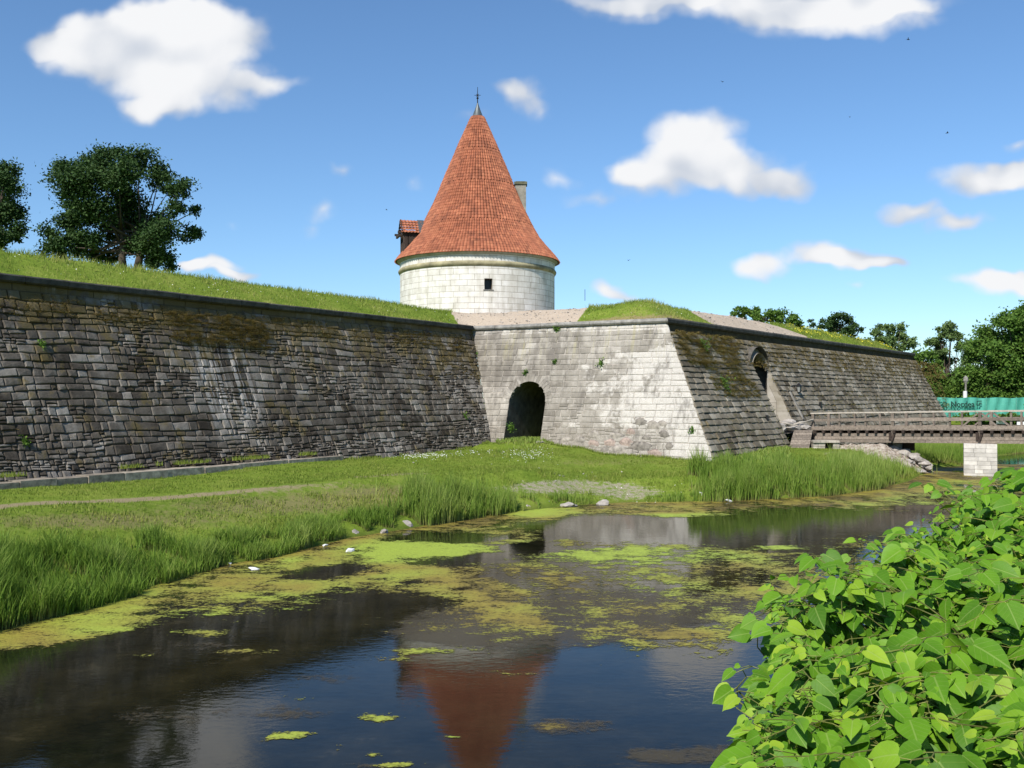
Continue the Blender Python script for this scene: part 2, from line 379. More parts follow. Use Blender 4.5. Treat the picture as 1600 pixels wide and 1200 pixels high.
tunnel('gate_passage',2,(OPB[0],OPB[1]+.5,OPB[2],OPB[3],OPB[4]+.4),5.5,M['tunnel'],ba,True,1.15)  # widened and coloured dark so the passage reads as shade behind the reveal
cornice('frieze_band',[2],[(-.3,8.12),(.16,8.12),(.14,8.62),(-.3,8.62)],M['mort_face'],ba,1.2,2)
cornice('coping',[2],[(-.5,8.60),(.22,8.60),(.33,8.68),(.34,8.84),(.28,8.93),(-.5,8.96)],M['cap_dark'],ba,1.7,9)
mb=MB(); z0,z1=WZB,ZT
for k in (3,):
    a0,b0=ends(k,z0); a1,b1=ends(k,z1); L=(C[k+1]-C[k]).length
    mb.add([(a0.x,a0.y,z0),(b0.x,b0.y,z0),(b1.x,b1.y,z1),(a1.x,a1.y,z1)],[(0,1,2,3)],.4,[(0,z0),(L,z0),(L,z1),(0,z1)])
mb.build('rear_face_wall',M['face'],ba)
# boulders built into the foot of the flank
def blob(mb,c,rx,ry,rz,seed,tone=.5,rz_=0,sub=2,rough=.22):
    bm=__import__('bmesh').new(); __import__('bmesh').ops.create_icosphere(bm,subdivisions=sub,radius=1)
    cs,sn=math.cos(rz_),math.sin(rz_); vs=[]
    for v in bm.verts:
        p=v.co.copy(); f=1+rough*mn.noise(p*1.3+Vector((seed*1.7,seed*.3,0)))*1.6+rough*.35*mn.noise(p*4+Vector((seed,0,0)))
        # flatten some faces for a broken stone look
        q=Vector((p.x*rx,p.y*ry,p.z*rz))*f; vs.append((c[0]+q.x*cs-q.y*sn,c[1]+q.x*sn+q.y*cs,c[2]+q.z))
    fs=[tuple(l.index for l in f.verts) for f in bm.faces]; bm.free(); mb.add(vs,fs,tone)
BD=[(909,716,18,9,0),(927,694,13,8,1),(953,694,12,8,1),(962,683,15,8,0),(978,693,13,9,1),(966,706,20,11,0),(1000,702,24,12,0),(1025,711,16,9,1),(928,681,14,8,0),(905,689,13,8,0),(1020,668,17,12,0),(1000,662,14,9,0),(985,677,12,7,1),(943,704,9,6,0),(882,700,10,8,0),(895,703,10,7,0),(1038,682,10,10,0),(1045,700,9,9,0),(1010,686,10,7,0),(884,688,9,6,0),(1036,664,10,7,0)]
g=[MB(),MB()]; R0=random.Random(5)
for i,(px,py,rx,rz,c) in enumerate(BD):
    u,z,D=onwall(1,px,py); s=D/F; p=surf(1,u,z,-.03); rx*=.92; rz*=.92; g=[MB(),MB()]; blob(g[c],p,rx*s*1.0,.075,rz*s*1.0,i,R0.random(),math.atan2(DIR[1].y,DIR[1].x),2,.3); g[c].build('fieldstone',M['boulder_red' if c else 'boulder_grey'],ba,True)
# ledge of flat stones along the foot of the curtain
mb=MB(); R0=random.Random(2)
u=14.
while u<38.5:
    L=R0.uniform(.9,2.0); zt=1.44+R0.uniform(-.02,.02); a=surf(0,u,1.7,.15); b=surf(0,u+L-.03,1.7,.15); n=NRM[0].to_3d(); w=.75+R0.uniform(-.05,.05)-(.25 if u>33 else 0)
    q=[a+n*w,b+n*w,b,a]; mb.hexa([Vector((v.x,v.y,1.2)) for v in q]+[Vector((v.x,v.y,zt+.28)) for v in q],R0.random()); u+=L
tag(mb.build('stone_ledge',simple('ledge_stone',(.27,.235,.19),.9,.55,4,.8,tone=.3)),'low flat stone ledge running along the foot of the dark curtain wall','ledge')

# ------------------------------------------------------------ terrain
FAR=[(-24,-12),(-9.9,18.5),(-9.2,20.8),(-8.55,22.9),(-7.9,25.5),(-6.6,27.2),(-5.2,30.7),(-3.5,32.9),(-2.3,34.8),(0,37.6),(2.7,39.9),(5,41.0),(9.1,41.5),(14.2,43.5),(17.3,46.3),(21,51),(24.5,57),(25,60.5),(29,62.2),(33,67),(37,73),(41,77),(52,86),(70,90)]
NEAR=[(85,80),(62,74),(40,66),(14,22),(6,10.5),(2,7.5),(-3,6.2),(-12,2),(-30,-22)]
POLY=np.array(FAR+NEAR)
def sdist(X,Y,poly=POLY,closed=True):
    d=np.full(X.shape,1e9); ins=np.zeros(X.shape,bool); n=len(poly)
    for i in range(n if closed else n-1):
        a=poly[i]; b=poly[(i+1)%n]; ab=b-a
        t=np.clip(((X-a[0])*ab[0]+(Y-a[1])*ab[1])/(ab@ab),0,1)
        d=np.minimum(d,np.hypot(X-a[0]-t*ab[0],Y-a[1]-t*ab[1]))
        if closed:
            c=((a[1]>Y)!=(b[1]>Y)); xx=a[0]+(Y-a[1])/(b[1]-a[1]+1e-12)*(b[0]-a[0]); ins^=(c&(X<xx))
    return (np.where(ins,-d,d) if closed else d)
NO=np.vectorize(lambda x,y,s,o:mn.fractal(Vector((x*s+o,y*s-o,o*.7)),1.,2.,3))
LN=np.array([(-60,-30),(-14,-3),(-2,2.8),(3,5.2),(8,9.5),(60,85),(90,86)])  # rough middle of the moat: near side / far side
def nearside(X,Y): 
    yl=np.interp(X,[-60,-16,-4,2,8,14,40,62,85,300],[-40,-8,12,16,18,30,72,79,85,90]); return Y<yl
CP=[]
def cp(px,py,D): 
    a,b=ray(px,py); CP.append((a*D,D,CH+b*D))
for a in ((0,765,31),(0,800,25),(200,755,34),(400,722,43),(600,712,50),(300,780,30),(780,690,57.5),(770,705,54),(822,688,56),(846,690,54.8),(860,702,54),(960,714,52),(1115,721,50.2),(1220,702,57),(1250,703,57),(1300,712,55),(1000,740,46),(950,755,42.5),(800,735,42),(600,750,35.8),(1200,733,47.5),(1350,720,52),(1390,722,54),(1470,708,69),(1600,695,84),(1500,665,100),(1700,665,98),(1400,650,110)): cp(*a)
CP+=[(x,y,1.6) for x,y in ((-20,22),(-20,30),(-30,12),(-10,60),(20,80),(0,90))]+[(60,130,3.1),(30,140,3.1),(100,120,3.1),(-60,60,2.),(150,160,3.2),(0,200,3.1)]
CPA=np.array(CP)
def Htarget(X,Y):
    w=0;s=0
    for x,y,z in CPA:
        k=1/((X-x)**2+(Y-y)**2+.4)**1.6; w=w+k; s=s+k*z
    return s/w
def height(X,Y):
    d=sdist(X,Y); near=nearside(X,Y)
    t=np.where(near,2.75,Htarget(X,Y))
    w=np.where(near,5.5,np.interp(Y,[0,22,36,44,60,80],[5.6,5.0,3.2,2.6,3.5,9.]))
    s=np.clip(d/w,0,1); s=np.where(near,s*s*(3-2*s),s**.75*(1-.12*np.sin(s*math.pi)))
    h=np.where(d>0,t*s,np.maximum(-1.1,d*.45))
    return h,d
xs=np.unique(np.round(np.concatenate([np.arange(-1500,-60,90),np.arange(-60,-26,2),np.arange(-26,24,.3),np.arange(24,60,.6),np.arange(60,120,3),np.arange(120,1500,90)]),3))
ys=np.unique(np.round(np.concatenate([np.arange(-600,-20,80),np.arange(-20,8,1.),np.arange(8,70,.3),np.arange(70,110,1.),np.arange(110,200,5),np.arange(200,2500,120)]),3))
X,Y=np.meshgrid(xs,ys); H,DS=height(X,Y)
inner=(np.abs(X)<60)&(Y<110)&(Y>0)
nz=np.zeros(X.shape); nz[inner]=NO(X[inner],Y[inner],.9,3.)*.035+NO(X[inner],Y[inner],3.,9.)*.015
H=H+nz*np.clip(DS/1.5,0,1)
# worn track and bare patches
TR=np.array([tuple(WZ(px,py,1.5))[:2] for px,py in ((-200,822),(0,791),(150,778),(250,769),(350,762),(470,753),(560,748))])
dt=sdist(X,Y,TR,False); track=np.exp(-(dt/.62)**2)*np.clip((10.5-(Y-27.5))/7.,0,1)
TR2=np.array([tuple(WZ(px,py,1.4))[:2] for px,py in ((560,745),(660,738))]); track=np.maximum(track,np.exp(-(sdist(X,Y,TR2,False)/.7)**2)*.8)
PX,PY=pix(X,np.maximum(Y,1),H)
def ell(PX,PY,cx,cy,rx,ry): return np.exp(-(((PX-cx)/rx)**2+((PY-cy)/ry)**2))
vis=(Y>15)&(Y<70)
scree=vis*.9*np.clip(ell(PX,PY,800,765,80,8)*.6+ell(PX,PY,900,757,90,9)*.9+ell(PX,PY,985,771,60,12)*1.3+ell(PX,PY,945,762,40,6)+ell(PX,PY,870,762,60,12)+ell(PX,PY,1330,707,60,8)+ell(PX,PY,640,790,90,12)*.4,0,1)
dry=vis*np.clip(ell(PX,PY,150,815,240,14)+ell(PX,PY,450,790,220,16)+ell(PX,PY,950,722,150,8)*.6+ell(PX,PY,620,770,150,14),0,1)
def grid_faces(ny,nx,keep=None):
    i=np.arange(ny*nx).reshape(ny,nx); f=np.stack([i[:-1,:-1],i[:-1,1:],i[1:,1:],i[1:,:-1]],-1).reshape(-1,4)
    return f if keep is None else f[keep.ravel()]
me=np_mesh('ground',np.stack([X,Y,H],-1).reshape(-1,3),grid_faces(*X.shape),{'track':track.ravel(),'scree':scree.ravel(),'dry':dry.ravel(),'wet':DS.ravel()},True)
def grass_ground(name,withattrs=True):
    m,t,p=mat(name); P=pos(t); n1=t.noise(P,.45,5,.65); n2=t.noise(P,4,5,.7); n3=t.noise(P,26,4,.7)
    f=t.m('ADD',t.m('MULTIPLY',n1,.45),t.m('ADD',t.m('MULTIPLY',n2,.35),t.m('MULTIPLY',n3,.25)))
    col=t.ramp(f,[(.34,(.06,.11,.010)),(.52,(.15,.215,.026)),(.72,(.27,.29,.065))])
    if withattrs:
        dr=t.sm(t.m('ADD',t.m('MULTIPLY',t.attr('dry'),.45),t.m('MULTIPLY',n2,.8)),.52,.85); col=t.mix(t.m('MULTIPLY',dr,.7),col,(.21,.17,.085))
        tr=t.sm(t.m('ADD',t.attr('track'),t.m('SUBTRACT',n2,.5)),.35,.75); col=t.mix(t.m('MULTIPLY',tr,.85),col,t.ramp(n3,[(.3,(.24,.18,.11)),(.7,(.36,.29,.20))]))
        sc_=t.sm(t.m('ADD',t.m('MULTIPLY',t.attr('scree'),.30),t.m('ADD',t.m('MULTIPLY',n2,.7),t.m('MULTIPLY',n3,.35))),.70,.86); col=t.mix(t.m('MULTIPLY',sc_,.9),col,t.ramp(n3,[(.35,(.17,.13,.09)),(.6,(.42,.37,.30))]))
        wt=t.lin(t.attr('wet'),-.3,.35,1,0); col=t.mix(t.m('MULTIPLY',wt,.8),col,(.045,.045,.014))
    else:
        gr=t.sm(t.m('ADD',t.attr('gravel'),t.m('MULTIPLY',t.m('SUBTRACT',n2,.5),.5)),.42,.58); gc=t.ramp(t.m('ADD',t.m('MULTIPLY',n3,.6),t.m('MULTIPLY',t.noise(P,9,5,.75),.4)),[(.34,(.27,.21,.15)),(.5,(.47,.385,.295)),(.66,(.64,.55,.44))]); col=t.mix(gr,col,gc)
        dr=t.sm(t.m('ADD',t.attr('dry'),t.m('SUBTRACT',n2,.5)),.35,.7); col=t.mix(t.m('MULTIPLY',dr,t.m('SUBTRACT',1.,gr)),col,(.26,.21,.10))
    setp(t,p,col,.95,t.m('ADD',n2,t.m('MULTIPLY',n3,.6)),.7,.06,.1); return m
M['grass']=grass_ground('meadow_ground'); M['ramp']=grass_ground('rampart_turf',False)
tag(mkobj('ground',me,M['grass']),kind='structure')
# rampart earthwork above the walls
CA=np.array([tuple(c) for c in C])
def fort_d(X,Y):
    d=np.full(X.shape,1e9)
    for k in range(4):
        a,b=CA[k],CA[k+1]; ab=b-a; t=np.clip(((X-a[0])*ab[0]+(Y-a[1])*ab[1])/(ab@ab),0,1)
        d=np.minimum(d,np.hypot(X-a[0]-t*ab[0],Y-a[1]-t*ab[1]))
    poly=np.concatenate([CA,[[20,200],[-120,200],[-120,-40],[-60,-20]]])
    s=sdist(X,Y,poly); return np.where(s<0,d,-d)
gx=np.arange(-60,46,.33); gy=np.arange(12,121,.33); GX,GY=np.meshgrid(gx,gy); FD=fort_d(GX,GY)
def ramph(X,Y,fd,nz=True):
    s=np.clip((fd-.25)/3.0,0,1); h=8.86+1.42*(s*s*(3-2*s)*.55+s*.45)
    px,_=pix(X,Y,np.full(X.shape,9.8))
    # gravel saddle behind the flank rises more slowly, mound at the corner
    sad=np.exp(-((X-2)/6.5)**2-((Y-60)/8)**2); 
    h=h+1.1*np.clip((fd-2.2)/9,0,1)*0
    s2=np.clip((fd-.25)/5.5,0,1); h=h*(1-sad)+sad*(8.86+1.45*s2)
    h=h+.30*np.exp(-((X-8.3)/3.)**2-((Y-58.5)/3)**2)
    h=h-.35*np.clip((Y-85)/20,0,1)*np.clip(fd/2,0,1)
    return h
RH=ramph(GX,GY,FD); k2=FD>0.05
tmp=np.zeros(GX.shape); near_=(FD>0)&(FD<14); tmp[near_]=NO(GX[near_],GY[near_],.7,1.)*.07+NO(GX[near_],GY[near_],2.5,5.)*.035
RH=RH+tmp*np.clip(FD/1.2,0,1)
RPX,RPY=pix(GX,GY,RH)
def sstep(x,a,b):
    t=np.clip((x-a)/(b-a),0,1); return t*t*(3-2*t)
gl=sstep(RPX,700+0*RPX,726); 
left_edge=sstep(RPX-(712-(RPY-500)*-.6),-6,6); right_edge=1-sstep(RPX-(925-(RPY-470)*.75),-6,8)
g1=left_edge*right_edge*(GY>50)
# bare path on the face: between two sloping edges
le=1062+(RPY-478)*1.75; re=np.interp(RPY,[480,490,500,512,526],[1095,1140,1180,1222,1262])
g2=sstep(RPX-le,-4,6)*(1-sstep(RPX-re,-6,6))*(GX>10)
grv=np.clip(g1+g2,0,1); 
dryr=np.exp(-(FD/.9)**2)*.9+.35*np.exp(-((GX-8)/3)**2-((GY-57)/3)**2)
keep=(FD[:-1,:-1]>.02)&(FD[1:,1:]>.02)&(FD[1:,:-1]>.02)&(FD[:-1,1:]>.02)&(FD[:-1,:-1]<60)
i=grid_faces(*GX.shape,keep)
used,inv=np.unique(i,return_inverse=True); V=np.stack([GX,GY,RH],-1).reshape(-1,3)[used]
me=np_mesh('rampart_terrain',V,inv.reshape(-1,4),{'gravel':grv.ravel()[used],'dry':dryr.ravel()[used]},True)
tag(mkobj('rampart_terrain',me,M['ramp']),kind='structure')
# ------------------------------------------------------------ water
m,t,p=mat('dark_moat_water'); P=pos(t)
nb=t.noise(P,.8,5,.7); col=t.ramp(nb,[(.4,(.006,.0065,.004)),(.62,(.016,.015,.008)),(.72,(.04,.034,.018))])
r1=t.noise(t.map(P,(5.,9.,1)),1.,3,.55); r2=t.noise(t.map(P,(1.2,2.,1)),1.,2,.5)
setp(t,p,col,.04,t.m('ADD',t.m('MULTIPLY',r1,.8),r2),.085,.02,.36); p.inputs['IOR'].default_value=1.33; M['water']=m
mb=MB(); mb.add([(-70,-40,0),(110,-40,0),(110,110,0),(-70,110,0)],[(0,1,2,3)])
tag(mb.build('moat_water',M['water']),kind='structure')
# ------------------------------------------------------------ floating algae
gx=np.arange(-12,34,.11); gy=np.arange(11,64,.16); AX,AY=np.meshgrid(gx,gy); ADS=sdist(AX,AY)
APX,APY=pix(AX,AY,np.zeros(AX.shape))
ok=(ADS<.25)&(APX>-60)&(APX<1660)&(APY<1260)
dens=np.full(AX.shape,-1.); hue=np.zeros(AX.shape)
x,y=APX[ok],APY[ok]
wl=np.interp(x,[0,130,230,330,430,545,640,700,800,900,950,1130,1290,1370,1430,1500],[975,945,915,885,870,840,825,815,800,790,787,783,775,765,745,735])
lo=np.interp(x,[0,120,200,300,400,560,660,740,860,950,1040,1130,1240,1330,1500],[1015,1000,985,960,955,930,925,935,985,1000,1005,1000,960,930,880])
t_=(y-wl)/(lo-wl)
b=np.where(t_<0,.6,np.interp(t_,[0,.12,.45,.8,1.0,1.15,1.5],[.50,.44,.42,.38,.26,-.18,-.70]))
b=b+.22*np.clip((900-x)/250,0,1)*np.interp(t_,[.15,.4,.95,1.1],[0,1,1,0]); sp=np.interp(x,[700,800,1100,1260],[0,.13,.20,.26])*np.interp(t_,[0.1,.35,1.2],[0,1,.6]); b=b-sp
E=lambda cx,cy,rx,ry,a:a*np.exp(-(((x-cx)/rx)**2+((y-cy)/ry)**2)**1.5)
for e in ((660,862,110,14,.42),(590,850,60,8,.3),(700,840,90,7,-1.0),(830,857,40,8,-1.2),(690,877,60,8,-.9),(760,870,40,7,-.6),(480,898,50,9,-.9),(530,890,50,10,-.7),
 (990,868,120,11,.42),(1060,855,80,6,.3),(840,805,60,10,.5),(1050,822,230,17,-1.35),(1000,838,150,10,-.7),(1300,815,190,20,-1.2),(1180,850,90,9,-.7),(1060,805,90,4,.9),(900,812,60,7,-.3),(960,808,50,4,-.5),
 (1225,855,45,4,1.1),(310,990,55,9,1.25),(385,1018,70,6,.8),(540,930,60,14,-.4),(640,945,90,16,-.75),(470,915,40,8,.4),
 (590,1121,58,9,1.6),(450,1150,42,7,1.6),(410,1160,25,4,.9),(478,1145,20,5,.9),(710,1152,24,5,1.6),(530,1168,18,9,1.2),(575,1182,25,4,1.0),(620,1196,40,6,1.5),(890,1136,85,14,1.1),(810,1055,42,4,1.3),(775,1049,20,3,.9),
 (100,1075,14,3,.8),(75,1076,16,4,1.0),(600,1030,60,8,.9),(700,1015,80,9,.7),(500,1075,60,5,.6),(460,1090,45,8,.8),(720,1190,140,5,.7),(1060,1175,100,14,.85),(720,965,120,26,.50),(640,985,70,16,.45),(800,985,90,22,.40),(700,935,110,22,.25),(560,1060,50,4,.7),(640,1100,50,5,.6),
 (1150,965,100,20,-.05),(1090,990,60,9,.5),(1300,925,60,10,.5),(1180,925,60,9,.35),(230,1025,30,4,.8),(420,1120,70,6,.35),(270,1115,90,12,.5),(200,1135,60,10,.3),(650,1018,40,5,.7),(880,930,160,25,-.12),(1450,770,80,20,.25),(1350,790,60,6,.4)): b=b+E(*e)
wx,wy=AX[ok],AY[ok]
n=NO(wx,wy*.7,.5,2.)*.5+NO(wx,wy*.5,1.5,7.)*.5
dens[ok]=b*.92+n*.6-.10
hn=NO(wx,wy,.5,13.); h=.44+hn*.45-np.clip(.4-t_*3,0,.32)
for e in ((660,862,120,18,.9),(990,868,130,14,1.),(840,800,90,9,.6),(1060,806,90,5,.7),(1225,855,50,6,.8),(480,930,90,12,.3),(590,1121,58,12,.3),(450,1150,42,10,.4),(710,1152,24,7,.4),(450,955,40,6,.8),(300,960,50,8,.4),(890,1136,90,20,-.5),(270,1115,90,20,-.6),(1060,1175,100,18,-.5),(830,930,150,50,-.25),(1100,960,130,40,.1)): h=h+E(*e)
film=np.zeros(AX.shape); fl=0
for e in ((840,975,190,42,1.),(1010,955,150,45,.9),(690,985,80,24,.8),(890,1136,80,15,.9),(430,1115,90,14,.6),(1070,1180,110,18,.9),(240,1120,90,22,.5),(1200,940,100,30,.6),(520,1060,90,10,.5),(600,1195,80,8,.6),(300,1010,90,18,.4)): fl=fl+E(*e)
film[ok]=np.clip(fl,0,1.2)+n*.25
hue[ok]=np.clip(h,0,1)
cell=(np.maximum.reduce([dens[:-1,:-1],dens[1:,1:],dens[1:,:-1],dens[:-1,1:]])>-.45)|((film[:-1,:-1]>.25)&ok[:-1,:-1])
i=grid_faces(*AX.shape,cell); used,inv=np.unique(i,return_inverse=True)
V=np.stack([AX,AY,np.full(AX.shape,.006)],-1).reshape(-1,3)[used]
me=np_mesh('floating_algae',V,inv.reshape(-1,4),{'dens':dens.ravel()[used],'film':film.ravel()[used],'hue':hue.ravel()[used]})
m,t,p=mat('algae_mat'); P=pos(t); f1=t.noise(t.map(P,(.8,1.25,1)),1.9,8,.78); f2=t.noise(t.map(P,(1,1.4,1)),9.,6,.78)
d=t.m('ADD',t.attr('dens'),t.m('ADD',t.m('MULTIPLY',t.m('SUBTRACT',f1,.5),2.9),t.m('MULTIPLY',t.m('SUBTRACT',f2,.5),2.2)))
al=t.sm(d,.10,.24); hc=t.m('ADD',t.attr('hue'),t.m('MULTIPLY',t.m('SUBTRACT',f1,.5),.5))
col=t.ramp(hc,[(.0,(.16,.12,.030)),(.22,(.31,.25,.045)),(.48,(.33,.33,.05)),(.85,(.37,.47,.06))])
col=t.mul(.9,col,t.ramp(t.m('ADD',t.m('MULTIPLY',f2,.5),t.m('MULTIPLY',t.noise(P,30.,3,.75),.5)),[(.36,(.40,.38,.30)),(.56,(1,1,1))]))
dk=t.sm(d,.12,.55); col=t.mix(t.m('MULTIPLY',t.m('SUBTRACT',1.,dk),.65),col,(.045,.037,.014))
setp(t,p,col,.6,f2,.5,.02,.3); fm=t.m('MULTIPLY',t.sm(t.m('ADD',t.attr('film'),t.m('ADD',t.m('MULTIPLY',t.m('SUBTRACT',f1,.5),2.2),t.m('MULTIPLY',t.m('SUBTRACT',f2,.5),1.3))),.35,.75),.62); col=t.mix(al,(.085,.070,.042),col); t.l.new(col,p.inputs['Base Color']); t.l.new(t.m('MAXIMUM',al,fm),p.inputs['Alpha']); M['algae']=m
tag(mkobj('floating_algae',me,m),'yellow green algae and duckweed mats floating on the dark moat water','algae',kind='stuff')
# ------------------------------------------------------------ tower
TC=W(746,620,75.8); TX,TY=TC.x,TC.y; S=75.8/F
def tz(py): return CH+(HZ-py)*S
tw=empty('round_tower',(TX,TY,9),'round white stone tower with a tall flared red tiled cone roof and dormer','tower')
def lathe(name,prof,matl,parent,n=128,tiles=False,closed=False):
    V=[];UV=[];acc=0;n1=n+1
    for i,(r,z) in enumerate(prof):
        if i: acc+=math.hypot(r-prof[i-1][0],z-prof[i-1][1])
        for k in range(n1):
            a=2*math.pi*k/n; V.append((TX+r*math.sin(a),TY-r*math.cos(a),z)); UV.append((a*6.1,acc if not tiles else z))
    m_=len(prof); f=grid_faces(m_,n1)
    me=np_mesh(name,V,f,{'tone':np.full(len(V),.5)},True,UV)
    o=mkobj(name,me,matl,parent); 
    return o
RW=120.5*S
def wallprof(): return [(RW,z) for z in np.linspace(8.5,tz(431),10)]
# drum with a real square opening: grid cells left out around the window
Nn=360; zz=np.concatenate([np.linspace(8.5,tz(465.5),8),np.linspace(tz(449.5),tz(430),5)])
wa=math.asin((766-746)*S/(RW)); wh=.30/RW*.95
ang=np.unique(np.concatenate([np.linspace(-math.pi,math.pi,Nn),[wa-wh,wa+wh]])); 
A,Z=np.meshgrid(ang,zz); V=np.stack([TX+RW*np.sin(A),TY-RW*np.cos(A),Z],-1).reshape(-1,3)
keepc=np.ones((len(zz)-1,len(ang)-1),bool); am=(ang[:-1]+ang[1:])/2; keepc[7,np.abs(am-wa)<wh]=False
me=np_mesh('drum_wall',V,grid_faces(len(zz),len(ang),keepc),{'tone':np.full(len(V),.5)},True,np.stack([A*6.1,Z],-1).reshape(-1,2))
mkobj('drum_wall',me,M['ashlar'],tw)
# window niche, frame and dark pane
ca,sa=math.cos(wa),math.sin(wa); T_=Vector((ca,sa,0)); O_=Vector((sa,-ca,0)); zc=(tz(449.5)+tz(465.5))/2; hh=(tz(449.5)-tz(465.5))/2; ww=.285
mb=MB(); c0=Vector((TX,TY,zc))+O_*(RW-.02)
def fr(o,h,w): return [c0+O_*o+T_*(-w)+Vector((0,0,-h)),c0+O_*o+T_*w+Vector((0,0,-h)),c0+O_*o+T_*w+Vector((0,0,h)),c0+O_*o-T_*w+Vector((0,0,h))]
mb.add(fr(.03,hh,ww+.03)+fr(-.7,hh,ww),[(i,(i+1)%4,4+(i+1)%4,4+i) for i in range(4)])
wn_=mb.build('window',M['ashlar'],tw)
mb=MB(); mb.add(fr(-.5,hh,ww),[(0,1,2,3)]); mb.build('pane',simple('dark_window',(.012,.013,.016),.25,.2),wn_)
mb=MB(); mb.box(c0+O_*-.1+Vector((0,0,-hh-.03)),ww*2+.2,.34,.06,ax=(T_,O_,Vector((0,0,1)))); mb.build('sill',M['cap_light'],wn_)
M['tband']=stone_mat('tower_cornice_stone',(.16,.15,.12),(.34,.33,.30),(.52,.5,.46),kind='plain')
def lat2(name,prof,matl): return lathe(name,prof,matl,tw,160)
lat2('string_course',[(RW-.1,tz(431.5)),(RW+.05,tz(431)),(RW+.13,tz(428.5)),(RW+.15,tz(427)),(RW+.11,tz(425)),(RW+.04,tz(423.5)),(RW-.1,tz(423))],simple('lichened_string_course',(.30,.27,.17),.9,.5,1.2,.6))
lat2('upper_drum',[(RW+.02,tz(424.5)),(RW+.02,tz(412))],M['ashlar'])
lat2('eaves_cornice',[(RW-.02,tz(414.5)),(RW+.10,tz(414)),(RW+.24,tz(411)),(RW+.30,tz(409)),(RW+.1,tz(408))],M['tband'])
PR=[(158.5,.0),(183,10),(220,26),(253,40),(287,54),(320,67.6),(353,84),(373,95.5),(387,107),(398,117),(406,123.5),(410,126.5)]
ys_=[a for a,b in PR]; rs_=[b for a,b in PR]
def prof_r(py): return np.interp(py,ys_,rs_)*S
# tiled cone: every pantile is a ridge in the mesh, rows step over one another
def tiles_mesh():
    Vs=[];Fs=[];To=[];base=0
    pys=np.linspace(181,410.5,200); L=np.concatenate([[0],np.cumsum(np.hypot(np.diff(pys)*S,np.diff(prof_r(pys))))]); tot=L[-1]; rows=int(tot/.27)
    lv=np.interp(np.linspace(0,tot,rows+1),L,pys); Rr=random.Random(4)
    for i in range(rows):
        y0,y1=lv[i],lv[i+1]; r0,r1=prof_r(y0),prof_r(y1); rm=(r0+r1)/2
        cols=156 if rm>4.3 else (108 if rm>2.8 else (72 if rm>1.6 else 44)); K=5
        off=0
        ti=np.array([min(1,max(0,Rr.gauss(.5,.24))) for _ in range(cols)])
        a=np.linspace(0,2*math.pi,cols*K+1)[:-1]; ph=(np.arange(cols*K)%K)/K
        w=rm*2*math.pi/cols
        hgt=.085*np.maximum(-.25,np.cos((ph-.45)*2*math.pi))*min(1,w/.2)-.012
        tn=np.repeat(ti,K); jit=np.repeat(np.array([Rr.uniform(-.01,.012) for _ in range(cols)]),K)
        for (rr,zz_,st) in ((r0,tz(y0),.0),(r1,tz(y1),.04)):
            rad=rr+hgt+st+.05+jit
            Vs.append(np.stack([TX+rad*np.sin(a),TY-rad*np.cos(a),np.full(len(a),zz_-(.02 if st else 0))],-1)); To.append(tn)
        # underside lip
        rad=r1+.03; Vs.append(np.stack([TX+rad*np.sin(a),TY-rad*np.cos(a),np.full(len(a),tz(y1)-.03)],-1)); To.append(tn*.5)
        n=cols*K; k=np.arange(n); k1=(k+1)%n
        Fs.append(np.stack([base+k,base+n+k,base+n+k1,base+k1],-1)[:,::-1]); Fs.append(np.stack([base+n+k,base+2*n+k,base+2*n+k1,base+n+k1],-1)[:,::-1]); base+=3*n
    return np.concatenate(Vs),np.concatenate(Fs),np.concatenate(To)
V,Fq,To=tiles_mesh()
m,t,p=mat('red_clay_tiles'); P=pos(t); n=t.noise(P,1.1,5,.65); n2=t.noise(P,9,4,.7)
col=t.ramp(t.m('ADD',t.m('MULTIPLY',t.attr('tone'),.75),t.m('MULTIPLY',n2,.25)),[(.0,(.20,.072,.042)),(.5,(.36,.125,.066)),(1.,(.48,.19,.10))])
col=t.mul(.65,col,t.ramp(n,[(.35,(.6,.58,.56)),(.62,(1,1,1))])); lk=t.sm(t.noise(P,2.6,6,.75),.60,.72); col=t.mix(t.m('MULTIPLY',lk,.35),col,(.20,.17,.13)); setp(t,p,col,.75,n2,.3,.02,.3); M['tile']=m
mkobj('tiled_roof',np_mesh('tiled_roof',V,Fq,{'tone':To},False),M['tile'],tw)
lathe('roof_eave',[(RW-.1,tz(409)),(126*S,tz(411.2)),(126.5*S+.05,tz(410.6))],M['wooddark'],tw,120)
lathe('lead_cap',[(.01,tz(157)),(.10,tz(163)),(.22,tz(170)),(.42,tz(180)),(.60,tz(185.5)),(.50,tz(186))],simple('lead_cap_metal',(.12,.135,.14),.45,.3,3,.2,metal=.4),tw,32)
mb=MB(); mb.tube([(TX,TY,tz(160)),(TX,TY,tz(134))],[.05,.02],6); mb.box((TX,TY,tz(147)),.5,.03,.03); 
for a in range(4):
    an=a*math.pi/4; mb.box((TX,TY,tz(147)),.30,.03,.03,ax=(Vector((math.cos(an),0,math.sin(an))),Vector((0,1,0)),Vector((-math.sin(an),0,math.cos(an)))))
mb.tube([(TX,TY,tz(153.5)),(TX,TY,tz(151.5)),(TX,TY,tz(149.5))],[.02,.11,.02],8)
mb.build('weather_cross',M['blackiron'],tw)
# chimney
cx_,cy_=TX+3.42,TY+1.0; mb=MB(); mb.box((cx_,cy_,tz(318)),.86,.86,tz(284)-tz(352)); ch=mb.build('chimney',simple('grey_render_chimney',(.24,.23,.20),.9,.4,1.5,.5),tw)
mb=MB(); mb.box((cx_,cy_,tz(282.5)),1.04,1.04,.2); mb.box((cx_,cy_,tz(280.4)),.8,.8,.1); mb.build('chimney_cap',simple('mossy_chimney_cap',(.13,.13,.085),.95,.4,3,.5),ch)
